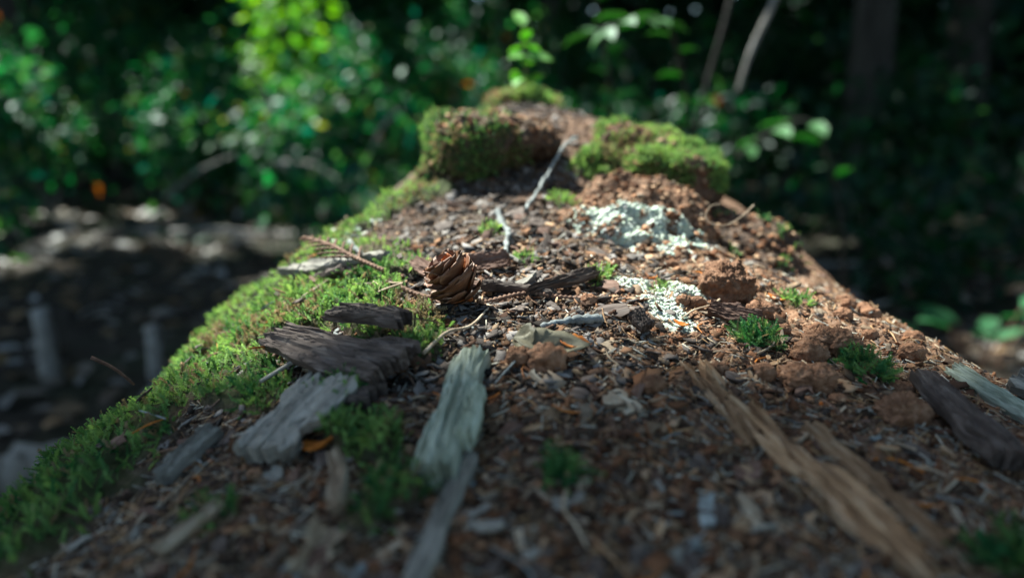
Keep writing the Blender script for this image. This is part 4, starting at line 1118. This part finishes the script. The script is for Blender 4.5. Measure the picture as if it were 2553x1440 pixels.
def tree(x, y, r, zc, hz, crown, n, label, lsize=.22, lean=(0, 0)):
    z0 = float(GZ(x, y)); root = empty('forest_tree', (x, y, z0), label, 'tree', 'forest trees around the clearing')
    Ht = zc + hz
    c = spline([(0, 0, -.05), (lean[0] * .3, lean[1] * .3, Ht * .35), (lean[0], lean[1], Ht)], 18)
    rad = r * np.linspace(1, .18, 18); rad[0] *= 1.35; rad[1] *= 1.08
    V, F = tube(c, rad, 12)
    new_obj('trunk', mesh_data('trunk', V, F, smooth=True, mat=M['trunk']), root)
    for i in range(9):
        a = i * 2.4 + rng.uniform(-.3, .3); zz = zc - hz * .8 + hz * 1.5 * i / 9
        L = crown * rng.uniform(.6, .9)
        p0 = np.array([0, 0, zz]); p1 = p0 + np.array([math.cos(a) * L, math.sin(a) * L, .35 * L])
        Q = spline([p0, (p0 + p1) / 2 + np.array([0, 0, .1]), p1], 10)
        q = Q + np.array([x, y, z0])
        if not canopy_cull(q, .1).all(): continue
        V, F = tube(Q, np.linspace(r * .35, r * .06, 10), 6)
        new_obj('limb', mesh_data('limb', V, F, smooth=True, mat=M['trunk']), root)
    d = rng.normal(0, 1, (n, 3)); d /= np.linalg.norm(d, axis=1)[:, None]
    p = d * (rng.random((n, 1)) ** .45) * np.array([crown, crown, hz]) + np.array([0, 0, zc])
    s = rng.uniform(.6, 1.25, n) * lsize
    k = canopy_cull(p + np.array([x, y, z0]), s); p = p[k]; s = s[k]
    dirs = rng.normal(0, 1, (len(p), 3)); dirs[:, 2] = dirs[:, 2] * .3 - .2
    cc = GREENS[rng.integers(0, 4, len(p))] * rng.uniform(.5, 1.0, (len(p), 1))
    new_obj('crown', leaves_mesh('crown', p, dirs, s, cc, 'needle_leaf', .45), root)
    return root
first_tree = tree(-3.3, 5.6, .16, 5.6, 2.0, 3.2, 8000, 'mossy dark trunk left of the sunlit ivy stem')
def shade_fringe(root, n):
    # small unseen leaves added round the opening to sharpen the light pool's edge
    x, y, z0 = root.location
    a = rng.uniform(0, 6.28, n); r = .24 + np.abs(rng.normal(0, .16, n))
    q = np.stack([.02 + np.cos(a) * r, .66 + np.sin(a) * (r + .12)], 1)
    z = rng.uniform(4.6, 6.2, n)
    p = np.column_stack([q + SL[None, :] * (z - .4)[:, None], z]); s = rng.uniform(.05, .10, n)
    k = canopy_cull(p, s); p = p[k] - np.array([x, y, z0]); s = s[k]
    d = rng.normal(0, 1, p.shape); d[:, 2] *= .3
    c = GREENS[rng.integers(0, 4, len(p))] * rng.uniform(.5, 1.0, (len(p), 1))
    new_obj('shade_fringe_leaves', leaves_mesh('shade_fringe_leaves', p, d, s, c, 'needle_leaf', .45), root)
shade_fringe(first_tree, 5000)
tree(.33, 7.6, .13, 5.8, 2.0, 3.0, 6000, 'slim dark trunk straight behind the log humps')
tree(2.15, 5.0, .15, 5.4, 2.0, 3.0, 6000, 'dark shaded trunk right of the pale hanging vine')
tree(3.6, 6.6, .19, 5.8, 2.2, 3.0, 5000, 'stout black trunk deep in the shaded right wood')
tree(-5.4, 9.4, .2, 6.4, 2.4, 3.6, 7000, 'thick dark trunk far behind the left shrubs')
tree(-2.2, 10.4, .15, 6.6, 2.4, 3.6, 7000, 'slim far trunk behind the sunlit ivy stem')
tree(1.6, 10.6, .17, 6.6, 2.4, 3.4, 6000, 'far trunk between the slim and the shaded right trunks')
tree(-6.2, 5.2, .17, 5.8, 2.0, 3.2, 5000, 'dark trunk at the far left edge of the clearing')
tree(4.9, 3.4, .18, 5.4, 2.0, 3.2, 5000, 'dark trunk at the right edge of the clearing')
tree(3.2, -2.2, .18, 5.4, 1.9, 3.0, 4500, 'trunk standing behind the near end of the log')

# ivy-clad sapling catching the sun
def ivy():
    x, y = -1.42, 5.15; z0 = float(GZ(x, y))
    root = empty('ivy_stem', (x, y, z0), 'slender stem thick with bright sunlit yellow-green ivy leaves', 'ivy')
    c = spline([(0, 0, -.05), (.03, 0, 1.0), (.06, -.05, 2.6)], 12)
    V, F = tube(c, np.linspace(.035, .02, 12), 7); new_obj('stem', mesh_data('stem', V, F, smooth=True, mat=M['trunk']), root)
    n = 1500; t = rng.uniform(.12, .95, n) * 11; i = np.minimum(t.astype(int), 10); f = (t - i)[:, None]
    p = c[i] * (1 - f) + c[i + 1] * f
    off = rng.normal(0, 1, (n, 3)) * np.array([.12, .12, .06]); p = p + off
    col = np.array([(.13, .30, .04), (.18, .34, .05), (.09, .24, .035)])[rng.integers(0, 3, n)] * rng.uniform(.8, 1.2, (n, 1))
    d = off + rng.normal(0, .05, (n, 3)); d[:, 2] -= .06
    new_obj('foliage', leaves_mesh('foliage', p, d, rng.uniform(.045, .085, n), col), root)
ivy()

# undergrowth
LEFT = [(-2.9, 4.3, .95, .45), (-2.3, 4.0, .85, .42), (-1.75, 4.3, .9, .40), (-1.25, 4.0, .62, .36), (-.80, 4.4, .75, .40), (-.35, 4.2, .55, .35),
        (-3.4, 5.4, 1.2, .55), (-2.5, 5.6, 1.25, .5), (-.9, 5.7, 1.2, .5), (-.2, 6.0, 1.15, .5), (.25, 4.9, .7, .38), (-1.9, 7.0, 1.6, .6), (-.6, 7.6, 1.7, .6), (-3.6, 7.4, 1.8, .65), (.6, 7.2, 1.5, .55)]
ll = ['low wide salal-like shrub at the left edge of the clearing', 'dense green shrub above the pale leaf litter', 'tall loose shrub left of the sunlit ivy stem', 'low shrub at the foot of the sunlit ivy stem',
      'mid green shrub just right of the sunlit ivy stem', 'small low shrub behind the left hump', 'broad dark shrub behind the left-edge shrub', 'high arching shrub behind the tall loose shrub',
      'tall bushy shrub behind the mid green shrub', 'tall green shrub in line with the left hump', 'low shrub behind the seedling on the log', 'big far shrub deep behind the ivy stem', 'far tall shrub between the ivy stem and slim trunk',
      'far broad shrub deep in the left wood', 'far shrub beside the slim dark trunk']
for (x, y, h, s), lb in zip(LEFT, ll):
    shrub(x, y, h, s, 7, int(1700 * (h ** 1.2)) + 400, .055, lb, odd=.004)
RIGHT = [(.75, 4.4, .75, .4), (1.3, 4.0, .7, .42), (1.9, 3.8, .8, .42), (2.6, 4.2, .9, .45), (1.2, 5.8, 1.2, .5), (2.8, 5.6, 1.2, .5), (3.4, 4.4, 1.0, .5), (1.9, 7.2, 1.5, .6), (3.2, 8.0, 1.7, .6)]
rl = ['dim shrub behind the right hump', 'shaded shrub below the pale hanging vine', 'shaded shrub in front of the right trunk', 'dark shrub right of the shaded trunk', 'tall dim shrub behind the pale hanging vine',
      'tall shade-tinted shrub before the stout trunk', 'dark shrub at the right edge of the clearing', 'far shaded shrub under the right crowns', 'far shade-tinted shrub in the deep right wood']
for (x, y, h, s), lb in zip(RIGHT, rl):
    shrub(x, y, h, s, 6, int(1300 * (h ** 1.2)) + 300, .055, lb, shade_tint=(.42, .45, .45), odd=.004)  # leaf colour darkened to stand in for shade on the right

LOW = [(1.15, 2.2, 'right log flank'), (1.7, 2.2, 'low plant catching light'), (-1.75, 2.5, 'yellowing sapling'), (-.75, 2.9, 'long low dead branch'), (.55, 3.4, 'right hump'), (.95, 3.0, 'pale hanging vine'), (1.4, 3.2, 'shaded right trunk'), (1.8, 2.7, 'right clearing edge'), (2.2, 3.3, 'dark shrub right of the trunk'), (-.45, 3.5, 'left hump'), (-.9, 3.9, 'arched dead branch'), (-1.6, 3.95, 'dense green shrub'), (-2.4, 3.6, 'left clearing edge'), (-2.0, 4.7, 'tall loose shrub'), (-1.0, 4.9, 'mid green shrub'), (-.3, 5.0, 'low shrub behind the seedling')]
for x, y, w in LOW:
    shrub(x, y, rng.uniform(.22, .38) + max(0, y - 4) * .5, .30, 6, 420, .05, 'knee-low leafy plant at the foot of the ' + w, shade_tint=(.42, .45, .45) if x > 0 else (1, 1, 1), group='knee-low leafy plants on the floor', name='low_shrub')  # plants on the right get shade in their leaf colour too

# far wood closing the view
def far_wood():
    P = []
    n = 70000
    a = rng.uniform(-1.0, 1.0, n); d = rng.uniform(9.5, 15, n)
    p = np.stack([np.sin(a) * d, np.cos(a) * d, rng.random(n) ** 1.5 * 6.5], 1)
    g = fbm3(p[:, 0] * .9, p[:, 1] * .9, p[:, 2] * .9, 2, 12)
    p = p[g > -.45]
    dirs = rng.normal(0, 1, p.shape); dirs[:, 2] -= .3
    c = GREENS[rng.integers(0, 4, len(p))] * rng.uniform(.35, .9, (len(p), 1))
    return tag(new_obj('far_wood', leaves_mesh('far_wood', p, dirs, rng.uniform(.18, .42, len(p)), c, 'needle_leaf', .8)), 'dark mass of distant forest foliage closing the view', 'forest', kind='stuff')
far_wood()
for i, (x, y) in enumerate([(-7, 13), (-4.2, 14), (-1.0, 13.5), (3.2, 13), (5.4, 12), (7.2, 10.5), (-8.2, 10), (.9, 15)]):
    z0 = float(GZ(x, y)); c = spline([(0, 0, -.1), (.05, 0, 3), (.1, .05, 8)], 8)
    V, F = tube(c, np.linspace(.2, .08, 8), 9)
    o = new_obj('distant_trunk', mesh_data('distant_trunk', V, F, smooth=True, mat=M['trunk'])); o.location = (x, y, z0)
    tag(o, 'bare dark trunk standing in the distant wood', 'tree', 'distant trunks among the far foliage')

# leaf litter and dead wood on the forest floor
def floor_litter():
    n = 4200
    y = rng.uniform(.5, 5.5, n); x = rng.uniform(-1, 1, n) * (.5 + y * .75)
    k = ~((np.abs(x) < .26) & (y < 1.9)); x = x[k]; y = y[k]; n = len(x)
    z = GZ(x, y) + .012
    d = rng.normal(0, 1, (n, 3)); d[:, 2] *= .2
    pal = np.array([(.22, .17, .13), (.33, .28, .24), (.14, .09, .055), (.42, .38, .35), (.10, .075, .05), (.28, .17, .08)])
    c = .6 * pal[rng.integers(0, 6, n)] * rng.uniform(.6, 1.3, (n, 1))
    return tag(new_obj('leaf_litter', leaves_mesh('leaf_litter', np.stack([x, y, z], 1), d, rng.uniform(.03, .075, n), c, 'dead_leaf', .3)), 'pale dead leaves strewn over the forest floor', 'leaf litter', kind='stuff')
floor_litter()
def G3(x, y, z=0.0): return (x, y, float(GZ(x, y)) + z)
twig('dead_branch', [G3(-1.62, 3.75, .12), (-1.40, 3.7, .26), (-1.15, 3.65, .33), (-.98, 3.6, .24)], .006, .004, 'floor_twig', 'pale arched dead branch in front of the left shrubs', 'branch', m=20)
twig('dead_branch', [(-1.05, 3.6, .29), (-.85, 3.55, .27), (-.66, 3.5, .12), G3(-.60, 3.45, .01)], .010, .005, 'floor_twig', 'thinner dead branch drooping right of the arched one', 'branch', m=20)
twig('dead_branch', [G3(-1.55, 3.3, .03), G3(-1.1, 3.1, .05), G3(-.66, 2.9, .05), G3(-.45, 2.6, .02)], .012, .006, 'floor_twig', 'long low dead branch lying across the pale leaf litter', 'branch', m=20)
twig('dead_branch', [G3(-1.05, 4.1, .05), (-1.14, 3.9, .55), (-1.18, 3.85, .66), (-1.24, 3.8, .74)], .009, .005, 'floor_twig', 'upright broken pale branch among the left shrubs', 'branch', m=18)
twig('dead_branch', [G3(-.75, 3.7, .1), (-.6, 3.7, .42), (-.5, 3.75, .52)], .006, .004, 'floor_twig', 'short slanting dead branch near the left hump', 'branch', m=14)
twig('broken_stub', [G3(-.90, 1.50, -.03), (-.90, 1.50, .06), (-.905, 1.5, .125)], .019, .017, 'floor_twig', 'pale upright broken stub on the dark floor', 'stub', m=10, knob=.04)
twig('broken_stub', [G3(-.70, 1.52, -.03), (-.70, 1.52, .04), (-.702, 1.52, .085)], .017, .015, 'floor_twig', 'shorter pale stub closer to the log flank', 'stub', m=10, knob=.04)
twig('fallen_pole', [G3(-1.05, .72, .0), G3(-.80, .95, .02), G3(-.60, 1.14, .0)], .045, .04, 'grey', 'pale grey fallen pole beside the shaded log flank', 'pole', n=12, m=40, knob=.10)
twig('hanging_vine', [(.408, 1.5, .525), (.43, 1.5, .60), (.475, 1.5, .72), (.52, 1.55, .95), (.75, 2.0, 2.0), (1.1, 2.8, 3.6), (1.6, 3.8, 5.0)], .0028, .012, 'floor_twig', 'pale bare vine end hanging from the canopy beyond the right hump', 'vine', m=60)
twig('leaning_stem', [G3(.36, 1.55, 0), (.345, 1.55, .40), (.36, 1.55, .52), (.405, 1.55, .72), (.42, 1.55, .95)], .005, .004, 'trunk', 'thin dark upright stem left of the pale hanging vine', 'stem', m=30)

for i in range(26):
    y = rng.uniform(1.9, 3.6); x = rng.choice([-1, 1]) * rng.uniform(.45, .5 + y * .55)
    a = rng.uniform(0, 6.28); L = rng.uniform(.15, .45); c, s_ = math.cos(a) * L, math.sin(a) * L
    twig('floor_stick', [G3(x, y, .01), G3(x + c * .5, y + s_ * .5, rng.uniform(.02, .07)), G3(x + c, y + s_, rng.uniform(.0, .1))], rng.uniform(.004, .010), .003, ['floor_twig', 'trunk', 'floor_twig'][i % 3],
         '%s %s dead stick on the floor %s of the log, by the %s' % ('dark' if i % 3 == 1 else 'pale', 'long' if L > .3 else 'short', 'left' if x < 0 else 'right', ('leaf litter band' if y > 2.7 else 'pale stubs') if x < 0 else ('shaded low shrubs' if y > 2.7 else 'low green plants')), 'stick', m=12, group='dead sticks on the forest floor')

# single plants with leaves one can tell apart
def leaf_part(parent, p, d, L, col, droop=.2, name='leaf', fold=.06, roll=0.0):
    V = LFV * np.array([1, .95, 1]); V = np.vstack([V, V - [0, 0, .012]])
    F = [list(f) for f in LFF] + [[f[0] + 8, f[2] + 8, f[1] + 8] for f in LFF]
    me = mesh_data(name, V * L, F, col=np.tile(np.array(col), (16, 1)), mat=M['leaf'], smooth=True)
    o = new_obj(name, me, parent)
    x = Vector(d).normalized(); z = Vector((0, 0, 1)); z = (z - x * z.dot(x)).normalized(); y = z.cross(x)
    o.matrix_local = Matrix.Translation(p) @ Matrix((x, y, z)).transposed().to_4x4() @ Matrix.Rotation(roll, 4, 'X')
    return o
def seedling():
    x, y = .012, .86; z0 = float(H(x, y)); root = empty('seedling', (x, y, z0), 'leafy seedling growing on the mossy log top behind the humps', 'seedling')
    V, F = tube(spline([(0, 0, 0), (.002, 0, .035), (0, 0, .068)], 8), np.linspace(.0013, .0008, 8), 6); new_obj('stem', mesh_data('stem', V, F, mat=M['brown_twig']), root)
    for i in range(11):
        a = i * 2.1 + rng.normal(0, .5); z = .016 + .0052 * i + rng.normal(0, .003); L = .034 * (1.1 - .35 * i / 11) * rng.uniform(.65, 1.15)
        leaf_part(root, (0, 0, z), (math.cos(a), math.sin(a), rng.normal(.15, .25)), L, (.19, .38, .08), roll=rng.normal(0, .4))
seedling()
def spray(name, base, pts, nl, L, label, col, cat='sapling'):
    root = empty(name, base, label, cat)
    P = spline(pts, 24); V, F = tube(P, np.linspace(.005, .0018, 24), 6); new_obj('stem', mesh_data('stem', V, F, smooth=True, mat=M['trunk']), root)
    for i in range(nl):
        k = int(8 + (15 * i / nl)); s = 1 if i % 2 else -1
        t = P[min(k + 1, 23)] - P[k - 1]; t /= np.linalg.norm(t)
        side = np.cross(t, (0, 0, 1)); side /= np.linalg.norm(side) + 1e-9
        d = t * .5 + side * s * .9 + np.array([0, 0, rng.normal(-.1, .15)])
        leaf_part(root, tuple(P[k]), d, L * rng.uniform(.75, 1.2), np.array(col) * rng.uniform(.8, 1.2), roll=rng.normal(0, .35))
    return root
spray('sapling', G3(.33, 1.62), [(0, 0, 0), (.02, -.08, .34), (-.06, -.24, .60), (-.14, -.36, .625), (-.22, -.42, .595)], 16, .052, 'broad-leaved sapling arching left over the far end of the log', (.06, .16, .04))
spray('sapling', G3(.24, 2.0), [(0, 0, 0), (0, -.1, .4), (-.05, -.2, .68), (-.10, -.3, .80), (-.12, -.34, .88)], 12, .06, 'taller sapling behind the arching one with shaded leaves', (.05, .13, .04))
spray('sapling', G3(.75, 1.75), [(0, 0, 0), (-.05, -.05, .3), (-.15, -.12, .50), (-.27, -.2, .485), (-.33, -.22, .44)], 7, .065, 'low sapling with one bright leaf beside the pale hanging vine', (.07, .19, .05))
spray('sapling', G3(-1.95, 2.6), [(0, 0, 0), (.05, -.1, .4), (.15, -.2, .68), (.30, -.25, .80), (.42, -.28, .80)], 8, .08, 'sapling with yellowing leaves at the left edge', (.28, .22, .03))
def ground_plant(x, y, n, L, r, label, col):
    root = empty('ground_plant', G3(x, y), label, 'plant', 'low green plants on the shaded floor')
    for i in range(n):
        a = i * 2.4; d = (math.cos(a), math.sin(a), .35)
        q = r * math.sqrt((i + .5) / n)
        V, F = tube([(math.cos(a) * q * .3, math.sin(a) * q * .3, 0), (math.cos(a) * q, math.sin(a) * q, .05 + .03 * (i % 3))], [.0025, .0018], 5); new_obj('leaf_stalk', mesh_data('leaf_stalk', V, F, mat=M['brown_twig']), root)
        leaf_part(root, (math.cos(a) * q, math.sin(a) * q, .05 + .03 * (i % 3)), d, L * rng.uniform(.8, 1.2), np.array(col) * rng.uniform(.8, 1.2))
ground_plant(.98, 1.62, 11, .09, .12, 'low green plant catching light right of the log', (.05, .16, .06))
ground_plant(1.12, 1.35, 9, .08, .10, 'smaller low plant close to the right log edge', (.04, .13, .05))
ground_plant(-1.15, 2.7, 9, .08, .12, 'low plant on the floor before the pale leaf litter', (.05, .13, .05))
ground_plant(-.48, 3.1, 10, .09, .14, 'low dark plant behind the mossy log edge', (.03, .11, .05))
